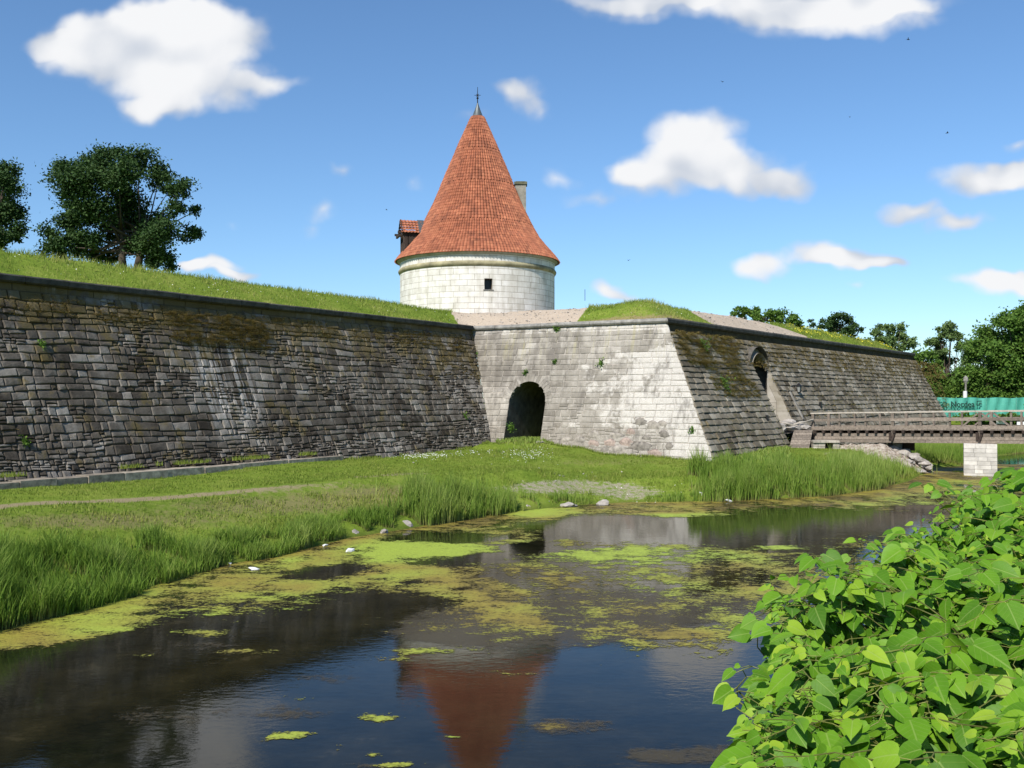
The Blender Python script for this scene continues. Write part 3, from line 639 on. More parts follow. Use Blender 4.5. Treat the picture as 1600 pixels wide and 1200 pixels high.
# dormer pointing left
e=Vector((-.96,-.28,0)).normalized(); sd=Vector((-e.y,e.x,0)); sd=sd if sd.y<0 else -sd
def dp(r,s_,z): return Vector((TX,TY,z))+e*r+sd*s_
zr,ze,zb_=tz(350),tz(370),tz(402); ro,ri=6.05,3.6; hw=.72
do=MB(); 
for sgn in (-1,1):
    do.hexa([dp(ro-.12,sgn*hw,zb_-.3),dp(ri,sgn*hw,zb_-.3),dp(ri,sgn*(hw-.1),zb_-.3),dp(ro-.12,sgn*(hw-.1),zb_-.3),dp(ro-.12,sgn*hw,ze),dp(ri,sgn*hw,ze),dp(ri,sgn*(hw-.1),ze),dp(ro-.12,sgn*(hw-.1),ze)],.4)
do.hexa([dp(ro-.35,-hw,zb_),dp(ro-.45,-hw,zb_),dp(ro-.45,hw,zb_),dp(ro-.35,hw,zb_),dp(ro-.35,-hw,ze),dp(ro-.45,-hw,ze),dp(ro-.45,hw,ze),dp(ro-.35,hw,ze)],.2)
do.add([dp(ro-.2,-hw,ze),dp(ro-.2,hw,ze),dp(ro-.2,0,zr-.05)],[(0,1,2)],.3)
for s_ in (-.62,-.2,.25,.62): do.beam(dp(ro-.08,s_,zb_-.1),dp(ro-.08,s_,ze),.13,.13,up=(1,0,0),tone=.8)
do.beam(dp(ro-.08,-.75,ze-.1),dp(ro-.08,.75,ze-.1),.16,.16); do.beam(dp(ro-.08,-.7,(zb_+ze)/2),dp(ro-.08,.7,(zb_+ze)/2),.08,.12)
dm=do.build('dormer',M['wooddark'],tw)
mb=MB(); mb.beam(dp(ro-.2,hw+.02,ze-.02),dp(ro+.42,hw+.02,ze-.02),.16,.16); mb.beam(dp(ro-.2,-hw-.02,ze-.02),dp(ro+.42,-hw-.02,ze-.02),.16,.16); mb.beam(dp(ro+.25,-hw-.05,ze-.18),dp(ro+.25,hw+.05,ze-.18),.14,.26); mb.beam(dp(ro+.1,hw*1.25,ze-.0),dp(ro+.1,0,zr+.02),.06,.16);mb.beam(dp(ro+.1,-hw*1.25,ze-.0),dp(ro+.1,0,zr+.02),.06,.16); mb.build('hoist_beam',M['wooddark'],dm)
Vs=[];Fs=[];To=[];base=0; Rr=random.Random(9)
for sgn in (-1,1):
    ncol=12;K=5;nr=5
    for r_ in range(nr):
        for lo_,f0 in ((0,r_/nr),(1,(r_+1)/nr)):
            for c in range(ncol*K+1):
                s_=c/(ncol*K); ph=(c%K)/K; h_=.05*max(0,math.cos((ph-.45)*2*math.pi))+(.05 if lo_ else 0)
                q_=dp(ri-.4+(ro+.16-ri+.4)*s_,sgn*(hw*1.32)*f0,zr-(zr-ze+.12)*f0+h_+.03); Vs.append(tuple(q_)); To.append(mn.noise(Vector((c//K*3.3,r_*2.7,sgn)))*.5+.5)
        n=ncol*K+1
        for c in range(n-1): 
            f=(base+c,base+c+1,base+n+c+1,base+n+c); Fs.append(f if sgn>0 else f[::-1])
        base+=2*n
mkobj('dormer_roof',np_mesh('dormer_roof',Vs,np.array(Fs),{'tone':To}),M['tile'],dm)
mb=MB()
for sgn in (-1,1): mb.add([dp(4.85,0,zr+.1),dp(4.35,0,zr+.1),dp(4.35,sgn*hw*1.34,ze-.02),dp(4.85,sgn*hw*1.34,ze-.02)],[(0,1,2,3)])
mb.build('lead_flashing',simple('lead_flashing_metal',(.08,.085,.09),.5,.2),dm)
# ------------------------------------------------------------ footbridge
PB=Vector((26.8,55.0)); BD_=Vector((.78,-.63)).normalized(); BP=Vector((BD_.y*-1,BD_.x)); BP=BP if BP.y>0 else -BP   # BP points to the far rail
def bz(s): return 3.66+.021*s
def bp(s,o,dz): p=PB+BD_*s+BP*o; return Vector((p.x,p.y,bz(s)+dz))
S0,S1=-9.85,14.; WB=2.7
br=empty('footbridge',tuple(bp(0,0,-3.6)),'long weathered wooden footbridge with plank railings resting on a pale stone pier','footbridge')
posts=[]; R0=random.Random(3)
ps=[0]; 
while ps[-1]<S1-1.6: ps.append(ps[-1]+1.62)
while ps[0]>S0+1.3: ps.insert(0,ps[0]-1.62)
ps[0]=S0+.05
for side,o in ((0,0.),(1,WB)):
    for i,s_ in enumerate(ps):
        idx=i-ps.index(0); big=(idx%3==0) or i==0; mb=MB(); w_=.17 if big else .11
        mb.beam(bp(s_,o,-1.62 if (big and side==0) else -1.1),bp(s_,o,-.05),w_,w_,up=(BP.x,BP.y,0),tone=R0.random()*.5)
        mb.build('railing_post',M['wood'],br)
        if idx==0:
            for sg in (-1,1):
                mb=MB(); mb.beam(bp(s_+sg*1.05,o-.06 if side==0 else o+.06,-.98),bp(s_+sg*.12,o-.06 if side==0 else o+.06,-.12),.09,.12,up=(BP.x,BP.y,0),tone=.5); mb.build('railing_brace',M['wood'],br)
    for nm,dz,hh_,th,mt,ex in (('handrail',-.0,.07,.20,'woodpale',.15),('middle_rail',-.45,.16,.05,'wood',0),('toe_board',-.93,.18,.06,'wood',0)):
        mb=MB(); s_=S0-.1*(nm=='handrail'); 
        while s_<S1:
            e_=min(S1,s_+4.86); oo=o-(.10 if side==0 else -.10)*(nm!='handrail'); mb.beam(bp(s_,oo,dz+R0.uniform(-.008,.008)),bp(e_-.02,oo,dz+R0.uniform(-.008,.008)),th,hh_,tone=R0.random()); s_=e_
        mb.build(nm,M[mt],br)
mb=MB(); s_=S0
while s_<S1: mb.box(bp(s_+.09,WB/2,-1.05+R0.uniform(-.006,.006)),.165,WB+.3,.06,ax=(BD_.to_3d(),BP.to_3d(),Vector((0,0,1))),tone=R0.random()); s_+=.18
mb.build('deck_planks',M['wood'],br)
s_=S0+.25
while s_<S1:
    mb=MB(); mb.box(bp(s_,WB/2-.05,-1.17),.15,WB+.42,.16,ax=(BD_.to_3d(),BP.to_3d(),Vector((0,0,1))),tone=.2+R0.random()*.3); mb.build('joist',M['wooddark'],br); s_+=.54
for o in (.02,WB/2,WB-.12):
    for j in range(3):
        mb=MB(); s_=S0+.1
        while s_<S1:
            e_=min(S1,s_+5.4+j*.7); mb.beam(bp(s_,o-.01*(j%2),-1.36-.19*j),bp(e_-.015,o-.01*(j%2),-1.36-.19*j),.16,.175,tone=R0.random()); s_=e_
        mb.build('girder',M['wood'],br)
for i,s_ in enumerate(ps):
    if (i-ps.index(0))%3==0:
        mb=MB(); mb.beam(bp(s_-.12,-.12,-1.2),bp(s_-.12,-.12,-1.62),.14,.14,up=(BP.x,BP.y,0)); mb.beam(bp(s_+.12,-.14,-1.3),bp(s_-.02,-.14,-1.72),.12,.2,up=(BP.x,BP.y,0)); mb.build('bracket',M['wooddark'],br)
# pier
PD=Vector((.42,.907)); PX_=Vector((.907,-.42)); mb=MB(); R0=random.Random(12); pz=bz(0)-1.83; zz_=-.8; hw_=.86; L_=WB+1.0
while zz_<pz-.02:
    h_=min(.235,pz-zz_)
    if pz-zz_-h_<.08: h_=pz-zz_
    for (ax1,ax2,c0_,len1,off) in ((BD_,BP,-.45,2*hw_,1),(BP,BD_,0,L_,0)):
        pass
    s_=-hw_; 
    while s_<hw_-.01:
        l_=R0.uniform(.4,.9); l_=hw_-s_ if hw_-s_-l_<.3 else l_
        mb.box(bp(0,0,0)+PX_.to_3d()*(s_+l_/2)+PD.to_3d()*(-.45+.2)+Vector((0,0,-bz(0)+zz_+h_/2)),l_-.012,.4+R0.uniform(0,.02),h_-.012,ax=(PX_.to_3d(),PD.to_3d(),Vector((0,0,1))),tone=R0.random()); s_+=l_
    s_=-.05
    while s_<L_-.45:
        l_=R0.uniform(.5,1.); l_=L_-.45-s_ if L_-.45-s_-l_<.3 else l_
        mb.box(bp(0,0,0)+PD.to_3d()*(s_+l_/2-.0)+Vector((0,0,-bz(0)+zz_+h_/2)),2*hw_-R0.uniform(0,.02),l_-.012,h_-.012,ax=(PX_.to_3d(),PD.to_3d(),Vector((0,0,1))),tone=R0.random()); s_+=l_
    zz_+=h_
mb.build('stone_pier',simple('pale_pier_stone',(.50,.47,.43),.9,.22,2.2,.6,tone=.22),br)
# abutment clad in boards, at the landward end
ab=MB(); a0=bp(S0-.15,-.25,-1.25)
A1=W(1241,672,60.2);A2=W(1270,672,60.2);B1=W(1231,706,59.2);B2=W(1263,706,59.2); nb_=9
for i in range(nb_):
    f0,f1=i/nb_,(i+.93)/nb_; p=[B1.lerp(A1,f0),B2.lerp(A2,f0),B2.lerp(A2,f1),B1.lerp(A1,f1)]; ins=Vector((.05,-.05,0)); jj=R0.uniform(-.02,.02)
    ab.hexa([p[0]-Vector((0,.0+jj,0)),p[1]-Vector((0,jj,0)),p[1]+Vector((.5,1.6,0)),p[0]+Vector((.5,1.6,0)),p[3]-Vector((0,jj,0)),p[2]-Vector((0,jj,0)),p[2]+Vector((.5,1.6,0)),p[3]+Vector((.5,1.6,0))],R0.random())
tag(ab.build('board_ramp',M['wood']),'sloping stack of grey boards at the landward end of the footbridge','ramp')
# gate threshold: pale rubble and a drooping rope rail between the bridge and the gate
mb=MB(); 
for i,(px,py,D,rx,rz) in enumerate(((1225,664,61,.8,.25),(1240,668,61,.7,.22),(1215,668,60.5,.6,.3),(1252,667,61,.6,.2),(1232,660,61.6,.5,.2))): blob(mb,W(px,py,D),rx,.5,rz,i+40,.3+.1*i,0,2,.3)
tag(mb.build('gate_threshold',M['rock'],None,False),'broken pale stone threshold in front of the arched gate in the dark face','threshold')
mb=MB(); mb.tube([W(1207,655,61),W(1225,661,60.6),W(1240,664,60.3),W(1271,655,60.9)],.035,6); mb.tube([W(1224,668,61),W(1250,660,60.6),W(1271,657,61)],.05,6)
tag(mb.build('handrail_poles',M['woodpale']),'thin pale rail poles leading from the gate to the bridge railing','rail')
# causeway wall with a drain opening, rubble and rocks
mb=MB()
def cwall(px0,px1,y0,y1,D,th=1.2,tone=.5,rows=3):
    for r in range(rows):
        x=px0
        while x<px1-.5:
            l=R0.uniform(7,13); l=px1-x if px1-x-l<5 else l
            ya=y0+(y1-y0)*r/rows; yb=y0+(y1-y0)*(r+.94)/rows; a=W(x,yb,D);b=W(x+l-.3,yb,D);c=W(x+l-.3,ya,D);d=W(x,ya,D); f=Vector((0,th,0))
            mb.hexa([a,b,b+f,a+f,d,c,c+f,d+f],R0.random()); x+=l
cwall(1271,1289.5,691,712,59.5); cwall(1302,1312,692,712,59.5); cwall(1271,1312,688.5,692,59.4,1.3,.5,1)
cs=empty('causeway_wall',tuple(W(1290,712,59.5)),'low pale stone wall with a square drain opening beneath the footbridge','wall')
mb.build('masonry',M['ashlar_small'] if False else simple('causeway_stone',(.40,.36,.31),.9,.3,3,.7,tone=.25),cs)
mb=MB(); a=W(1289.5,712,60.5);b=W(1302,712,60.5);c=W(1302,691,60.5);d=W(1289.5,691,60.5); mb.add([a,b,c,d],[(0,1,2,3)]); mb.build('drain_shade_sheet',simple('drain_shade',(.012,.01,.009),.9),cs)  # near-black sheet stands in for the shade inside the drain
# gravelly mound: a heightfield ridge running out to the water
ax0=W(1300,700,61.0); ax1=W(1446,735,56.5); ax0=Vector((ax0.x,ax0.y)); ax1=Vector((ax1.x,ax1.y)); dd=(ax1-ax0); Lc=dd.length; dd/=Lc; nn_=Vector((-dd.y,dd.x))
nu,nv=90,30; V=[]
for i in range(nu):
    for j in range(nv):
        u=i/(nu-1); v=j/(nv-1)*2-1; q=ax0+dd*(u*Lc)+nn_*(v*2.2); top=np.interp(u,[0,.55,.75,1],[1.62,1.75,1.15,.1]); 
        h=top*max(0,1-abs(v)**2.4)-.15+mn.fractal(Vector((q.x*1.3,q.y*1.3,2)),1,2,4)*.14+abs(mn.noise(Vector((q.x*4,q.y*4,2))))*.12; V.append((q.x,q.y,h))
m,t,p=mat('rubble_gravel'); P=pos(t); vo=t.n('ShaderNodeTexVoronoi',{'Vector':P,'Scale':5.}); col=t.ramp(t.m('ADD',t.m('MULTIPLY',t.noise(P,8,5,.75),.6),t.m('MULTIPLY',vo.outputs['Distance'],.6)),[(.3,(.16,.12,.09)),(.55,(.34,.28,.23)),(.8,(.48,.43,.37))]); setp(t,p,col,.95,t.m('ADD',vo.outputs['Distance'],t.noise(P,12,4)),1.,.1); M['rubble']=m
tag(mkobj('rubble_mound',np_mesh('rubble_mound',V,grid_faces(nu,nv),None,False),m),'long rubble and gravel mound running from the drain wall down to the water','mound')
mb=MB(); 
for k_,(px,py,w2,h2) in enumerate(((1408,696,26,13),)): 
    a=W(px-w2/2,py+h2/2,59); b=W(px+w2/2,py-h2/2,59); mb.box(((a.x+b.x)/2,59.4,(a.z+b.z)/2),b.x-a.x,.8,b.z-a.z)
tag(mb.build('stone_block',simple('white_block',(.5,.48,.45),.85,.3,3,.4)),'squared white stone block on the rubble mound under the footbridge','block')
mb=MB(); a=W(1422,699,58.6); mb.box((a.x,58.9,a.z+.05),.62,.5,.5); tag(mb.build('wooden_block',M['wooddark']),'dark square timber block beside the white stone block','block')
RK=[(1398,702,11,6,58.6,'large pale rock high on the rubble mound under the bridge'),(1414,708,13,6,58.2,'brownish rock just below the white stone block'),(1428,713,11,5,57.6,'dark flat rock midway down the mound end'),(1437,718,11,5,57.2,'slanting rock on the lower mound end'),(1446,725,11,5,57,'lowest dark rock of the mound touching the duckweed'),(1436,737,14,4,56.3,'flat white rock lying at the water edge below the mound'),(1452,731,7,4,56.8,'small dark rock at the tip of the mound'),(1420,722,10,4,57.2,'grey rock in the grass edge beside the mound'),(1350,697,10,4,59.2,'white rock lying on the gravel mound beside the drain'),
(636,822,8,6,33.2,'wedge shaped pale rock at the waterline left of the reeds'),(554,835,6,5,31.2,'small round pale rock on the left shoreline'),(812,794,4,5,38.8,'upright grey rock on the shore right of the reeds'),(824,794,5,4,39,'slanted pale rock right beside the upright grey rock'),(942,787,7,4,40.4,'bright pale rock on the shore below the bare scree'),(888,790,10,3,39.8,'low flat pale rock on the shore left of the scree'),(600,831,5,3,32,'tiny grey rock between two larger shoreline rocks'),(850,791,7,2.4,39.3,'very low pale slab on the shore in mid picture'),(848,706,8,6,53.6,'small grey rock in the grass below the arch'),(842,694,9,6,55.0,'pale rubble rock at the right foot of the arch')]
for i,(px,py,rx,rz,D,lab) in enumerate(RK):
    if 9<=i<17: rx*=1.35; rz*=1.5; D=F*CH/(py+1-HZ)-.1
    mb=MB(); s=D/F; c=W(px,py,D); blob(mb,(0,0,0),rx*s,rx*s*.8,rz*s,i+7,.3+.4*((i*37)%10)/10,i*.7,2,.35); o=mb.build('rock',M['rock']); o.location=c; tag(o,lab,'rock',None)
# scree stones on the bank (nobody could count them)
def scatter_blobs(name,pts,smin,smax,matl,seed):
    R=np.random.RandomState(seed); base=np.array([(1,0,0),(-1,0,0),(0,1,0),(0,-1,0),(0,0,1),(0,0,-1)],float); fc=np.array([(0,2,4),(2,1,4),(1,3,4),(3,0,4),(2,0,5),(1,2,5),(3,1,5),(0,3,5)])
    n=len(pts); s=R.uniform(smin,smax,(n,1,1))*R.uniform(.6,1.3,(n,1,3))*R.uniform(.7,1.2,(n,6,3)); s[:,:,2]*=.6
    a=R.uniform(0,6.28,n); b=base[None]*s; x=b[:,:,0]*np.cos(a)[:,None]-b[:,:,1]*np.sin(a)[:,None]; y=b[:,:,0]*np.sin(a)[:,None]+b[:,:,1]*np.cos(a)[:,None]
    V=np.stack([x,y,b[:,:,2]],-1)+pts[:,None,:]; Fx=(fc[None]+np.arange(n)[:,None,None]*6).reshape(-1,3)
    return mkobj(name,np_mesh(name,V.reshape(-1,3),Fx,{'tone':np.repeat(R.rand(n),6)}),matl)
def on_ground(px,py,zg=1.):
    z=np.full(px.shape,zg); 
    for _ in range(5):
        x=(px-800)/F; u=(600-py)/F; y=math.cos(PITCH)-u*math.sin(PITCH); b=(u*math.cos(PITCH)+math.sin(PITCH))/y; D=(z-CH)/b; X=x/y*D; z,_d=height(X,D)
    return X,D,z
R1=np.random.RandomState(5); px=[];py=[]
for cx,cy,sx,sy,n in ((800,765,90,10,120),(900,757,70,12,250),(985,772,45,10,420),(870,762,50,9,160),(940,788,60,3,90),(770,800,60,3,40),(1040,762,30,8,60)):
    px.append(R1.normal(cx,sx*.6,n)); py.append(R1.normal(cy,sy*.6,n))
x_,y_,z_=on_ground(np.concatenate(px),np.concatenate(py)); pts=np.stack([x_,y_,z_+.02],-1)
tag(scatter_blobs('scree_stones',pts,.02,.09,M['rock'],3),'loose pale stones scattered over the bare bank below the flank','stones',kind='stuff')
sel=np.where((grv.ravel()>.7)&(FD.ravel()>.3)&(FD.ravel()<7))[0]; sel=R1.choice(sel,900); pts=np.stack([GX.ravel()[sel]+R1.uniform(-.2,.2,900),GY.ravel()[sel]+R1.uniform(-.2,.2,900),RH.ravel()[sel]+.01],-1)
tag(scatter_blobs('rampart_stones',pts,.02,.09,M['rock'],4),'small loose stones lying on the bare gravel of the rampart','stones',kind='stuff')
# ------------------------------------------------------------ grass and reeds
def blade_mat(name,c0,c1,c2,trans=.35,basec=None):
    m,t,p=mat(name); tone=t.attr('tone'); hh=t.attr('h'); col=t.ramp(tone,[(.1,c0),(.5,c1),(.9,c2)])
    if basec: col=t.mix(t.sm(hh,.0,.45,.85,0.),col,basec)
    setp(t,p,col,.65,spec=.2)
    tr=t.n('ShaderNodeBsdfTranslucent',{0:col}); mx=t.n('ShaderNodeMixShader',{0:trans,1:p.outputs[0],2:tr.outputs[0]}); t.l.new(mx.outputs[0],t.t.nodes['Material Output'].inputs[0]); return m
M['lawn']=blade_mat('lawn_blades',(.10,.165,.018),(.205,.275,.040),(.35,.36,.10))
M['reed']=blade_mat('reed_blades',(.08,.16,.018),(.185,.30,.040),(.32,.40,.10),.4,(.26,.21,.10))
M['dryg']=blade_mat('dry_grass_blades',(.22,.16,.05),(.38,.29,.105),(.30,.34,.085),.45)
def blades(name,P,h,w,lean,matl,seed=0,bend=.4,dirs=None,tone=None,segs=2,up=None):
    R=np.random.RandomState(seed); n=len(P); h=np.broadcast_to(h,n)*R.uniform(.6,1.25,n); w=np.broadcast_to(w,n)*R.uniform(.7,1.3,n)
    a=R.uniform(0,2*np.pi,n); la=R.uniform(0,2*np.pi,n) if dirs is None else dirs
    S_=np.stack([np.cos(a),np.sin(a),np.zeros(n)],-1)*(w/2)[:,None]
    L=np.stack([np.cos(la),np.sin(la),np.zeros(n)],-1)*(h*np.broadcast_to(lean,n)*R.uniform(.2,1.3,n))[:,None]
    U=np.zeros((n,3)); U[:,2]=h
    if up is not None: U=U*np.array(up)
    tone=np.clip((R.normal(.5,.2,n) if tone is None else tone+R.normal(0,.13,n)),0,1)
    if segs==1:
        V=np.stack([P-S_,P+S_,P+U+L],1); i=np.arange(n)*3; Fx=[np.stack([i,i+1,i+2],-1)]; k=3; hv=np.tile([0,0,1.],n)
    else:
        mid=P+U*.55+L*(.55*(1-bend)); V=np.stack([P-S_,P+S_,mid+S_*.75,mid-S_*.75,P+U*(1-bend*.15)+L*1.15],1); i=np.arange(n)*5; Fx=[np.stack([i,i+1,i+2,i+3],-1),np.stack([i+3,i+2,i+4],-1)]; k=5; hv=np.tile([0,0,.55,.55,1.],n)
    return mkobj(name,np_mesh(name,V.reshape(-1,3),Fx,{'tone':np.repeat(tone,k),'h':hv},True),matl)
RG=np.random.RandomState(21)
def inside_fort(x,y): return fort_d(x,y)>-3.2
# lawn on the bank
def scatter_ground(n,xr,yr,dmin,dmax,extra=None):
    x=RG.uniform(*xr,n); y=RG.uniform(*yr,n)**1.0; d=sdist(x,y); k=(d>dmin)&(d<dmax)&~nearside(x,y)&(fort_d(x,y)<-2.9)
    px,py=pix(x,y,np.ones(n)); k&=(px>-80)&(px<1680); return x[k],y[k]
def gz(x,y): h,_=height(x,y); return h
x,y=scatter_ground(900000,(-26,30),(16,70),.1,40)
den=NO(x,y,.6,31.)*.5+NO(x,y,2.,3.)*.4
trk=sdist(x,y,TR,False); keepm=(RG.rand(len(x))<.55+den)&((trk>.7+den*.5)|(RG.rand(len(x))<.10)|(y>36))
x,y,den=x[keepm],y[keepm],den[keepm]
z=gz(x,y); px,py=pix(x,y,z)
sc_=np.clip(ell(px,py,900,757,80,8)*.8+ell(px,py,985,772,50,11)*1.2+ell(px,py,945,762,30,5)+ell(px,py,870,762,60,10)*.8+ell(px,py,800,768,60,6)*.7,0,1)*(y<60); kk=RG.rand(len(x))>sc_*1.1; x,y,z,den,px,py=[q[kk] for q in (x,y,z,den,px,py)]
kk=np.ones(len(x),bool)
for (qx,qy,rx,rz,D,lab) in RK[9:17]:
    c=W(qx,qy,F*CH/(qy+1-HZ)-.1); kk&=np.hypot(x-c.x,y-c.y)>.35
x,y,z,den,px,py=[q[kk] for q in (x,y,z,den,px,py)]
d=sdist(x,y); slope=np.clip(1-(d-1)/5,0,1)
hgt=.07+.05*np.clip(den,0,1)+.14*slope*np.clip(.6+den*1.5,0.1,1.6)
dr_=np.clip(ell(px,py,150,815,240,16)+ell(px,py,450,790,220,16)+ell(px,py,620,770,150,14),0,1)
tn=.45+den*.35+dr_*.25*(NO(x,y,1.3,8.)>-.1)
o=blades('bank_grass',np.stack([x,y,z-.01],-1),hgt,.020+.012*(y/40),.55,M['lawn'],1,segs=1,tone=tn)
tag(o,'short green lawn grass covering the bank between wall and moat','grass',kind='stuff')
# dark sedge clumps and reeds along the water
def reed_pts(spec):
    X=[];Y=[];Hh=[];T=[]
    for (px0,px1,d0,d1,h0,n,tn) in spec:
        # sample along the far shore in pixel columns
        pxs=RG.uniform(px0,px1,n)+RG.normal(0,14,n)*(px0>600); dd=RG.uniform(d0,d1,n)
        wy=np.interp(pxs,[-200,0,130,230,330,430,545,640,700,800,900,950,1130,1290,1370,1430,1500,1560],[1035,975,945,915,885,870,840,825,815,800,790,787,783,775,765,745,738,738])
        Dm=F*CH/(wy-HZ); xx=(pxs-800)/F*Dm
        # push inland along the shore normal
        e=.15; gx_=(sdist(xx+e,Dm)-sdist(xx-e,Dm))/(2*e); gy_=(sdist(xx,Dm+e)-sdist(xx,Dm-e))/(2*e); xx=xx+gx_*dd; yy=Dm+gy_*dd
        cl=NO(xx,yy,.9,5.); cl=cl+NO(xx,yy,2.6,15.)*.5; k=RG.rand(n)<.42+cl*1.3
        X.append(xx[k]);Y.append(yy[k]);Hh.append(h0*(1+.5*cl[k])*RG.uniform(.75,1.1,k.sum()));T.append(np.full(k.sum(),tn)+cl[k]*.35)
    X,Y,Hh,T=[np.concatenate(a) for a in (X,Y,Hh,T)]; kp=np.ones(len(X),bool)
    for (px,py,rx,rz,D,lab) in RK[9:17]:
        c=W(px,py,F*CH/(py+1-HZ)-.1); kp&=~((np.hypot(X-c.x,Y-c.y)<.45)|((np.abs(X/Y-c.x/c.y)<(rx+1)/F)&(Y<c.y)&(Y>c.y-2.5)))
    return X[kp],Y[kp],Hh[kp],T[kp]
x,y,h,tn=reed_pts([(-220,60,-.5,3.0,.80,26000,.38),(60,200,-.5,2.2,.70,17000,.38),(200,330,-.3,1.7,.52,11000,.45),(330,460,-.1,1.2,.42,10000,.5),(460,560,.0,.9,.42,5000,.5),(560,660,.1,.9,.42,4000,.35)])
z=np.maximum(gz(x,y),-.25)
tag(blades('left_reeds',np.stack([x,y,z-.05],-1),h,.022,.35,M['reed'],2,tone=tn),'dense tall green reeds and sedge along the left bank of the moat','reeds',kind='stuff')
x,y,h,tn=reed_pts([(664,776,-.25,1.4,.98,7500,.55),(640,665,.0,.8,.7,900,.6),(772,830,-.1,.9,.5,2500,.55),(700,770,1.2,2.0,.6,1500,.5),(830,900,.1,.7,.35,1500,.45)])
z=np.maximum(gz(x,y),-.2)
tag(blades('middle_reeds',np.stack([x,y,z-.05],-1),h,.026,.22,M['reed'],3,tone=tn),'isolated clump of tall upright reeds at the middle of the far bank','reeds',kind='stuff')
x,y,h,tn=reed_pts([(1130,1200,.0,2.2,.85,9000,.45),(1120,1330,-.2,3.2,1.0,26000,.5),(1330,1400,-.1,2.6,.9,9000,.55),(1400,1432,.1,1.6,.6,2500,.5),(1040,1130,.1,.7,.32,2500,.5)])
z=np.maximum(gz(x,y),-.2)
tag(blades('right_reeds',np.stack([x,y,z-.05],-1),h,.030,.2,M['reed'],4,tone=tn),'broad belt of pale green reeds growing below the dark bastion face','reeds',kind='stuff')
# reeds and grass beyond the bridge
n=26000; pxs=RG.uniform(1425,1700,n); Dd=np.interp(pxs,[1425,1510,1560,1600,1700],[61.5,62.6,73.5,77,84])+RG.uniform(.2,7,n)**1.1; xx=(pxs-800)/F*Dd; k=(sdist(xx,Dd)>.0); xx,Dd=xx[k],Dd[k]
cl=NO(xx,Dd,.6,5.); hb=(.55+.35*cl)*np.where((pxs[k]<1515),1.5,.7)
tag(blades('far_reeds',np.stack([xx,Dd,gz(xx,Dd)-.05],-1),hb,.045,.25,M['reed'],5,tone=.5+cl*.3,segs=1),'reeds and tall grass at the water edge seen beneath the footbridge','reeds',kind='stuff')
# bright weeds in front of the arch and along the wall foot
def ground_at(px0,px1,py0,py1,n): 
    return on_ground(RG.uniform(px0,px1,n),RG.uniform(py0,py1,n),1.6)
L=[ground_at(775,862,684,700,2600),ground_at(790,850,680,690,900),ground_at(1170,1236,684,712,1800),ground_at(1140,1200,700,714,900)]
x,y,z=[np.concatenate([q[i] for q in L]) for i in range(3)]
tag(blades('wall_foot_weeds',np.stack([x,y,z-.02],-1),.26,.05,.5,M['reed'],6,tone=np.full(len(x),.75)),'bright green weeds growing at the foot of the arch and the dark face','weeds',kind='stuff')
uu=RG.uniform(14,53,5200); s3=np.array([tuple(surf(0,u_,1.75,.1+RG.rand()*.35)) for u_ in uu]); kk=(NO(s3[:,0],s3[:,1],.8,2.)>.02); s3=s3[kk]; s3[:,2]=np.maximum(gz(s3[:,0],s3[:,1]),np.where(uu[kk]<38,1.85,0))
s4=np.array([tuple(surf(1,u_,1.3,.05+RG.rand()*.3)) for u_ in RG.uniform(6.5,16,1800)]); s4[:,2]=gz(s4[:,0],s4[:,1]); s5=np.array([tuple(surf(2,u_,1.3,.05+RG.rand()*.5)) for u_ in RG.uniform(-1.5,8,1500)]); s5[:,2]=gz(s5[:,0],s5[:,1])
sa_=np.concatenate([s3,s4,s5]); tag(blades('wall_foot_grass',sa_,.17,.03,.5,M['lawn'],16,segs=1,tone=np.full(len(sa_),.5)),'tufts of grass fringing the foot of the fortress walls','grass',kind='stuff')
# rampart grass
n=520000; x=RG.uniform(-30,46,n); y=RG.uniform(16,112,n); fd=fort_d(x,y); k=(fd>.35)&(fd<6.5); x,y,fd=x[k],y[k],fd[k]
ix=np.clip(((x-gx0)/.33) if False else (x+60)/.33,0,GX.shape[1]-2); iy=np.clip((y-12)/.33,0,GX.shape[0]-2); i0=ix.astype(int); j0=iy.astype(int); fx=ix-i0; fy=iy-j0
bl=lambda A_: A_[j0,i0]*(1-fx)*(1-fy)+A_[j0,i0+1]*fx*(1-fy)+A_[j0+1,i0]*(1-fx)*fy+A_[j0+1,i0+1]*fx*fy
z=bl(RH); gv=bl(grv); den=NO(x,y,.5,8.); k=(gv+NO(x,y,1.8,2.)*.35<.45); x,y,z,fd,den=[q[k] for q in (x,y,z,fd,den)]
tn=.5+den*.4+np.where(fd<1.0,.35,0)+.2*np.exp(-((x-8)/3)**2-((y-57)/3)**2)
o=blades('rampart_grass',np.stack([x,y,z-.02],-1),.13+.09*np.clip(den*2,-.3,1)+np.where(fd>2.6,.09,0),.022+.00035*y,.6,M['lawn'],7,segs=1,tone=tn)
tag(o,'long meadow grass covering the rampart tops above the walls','grass',kind='stuff')
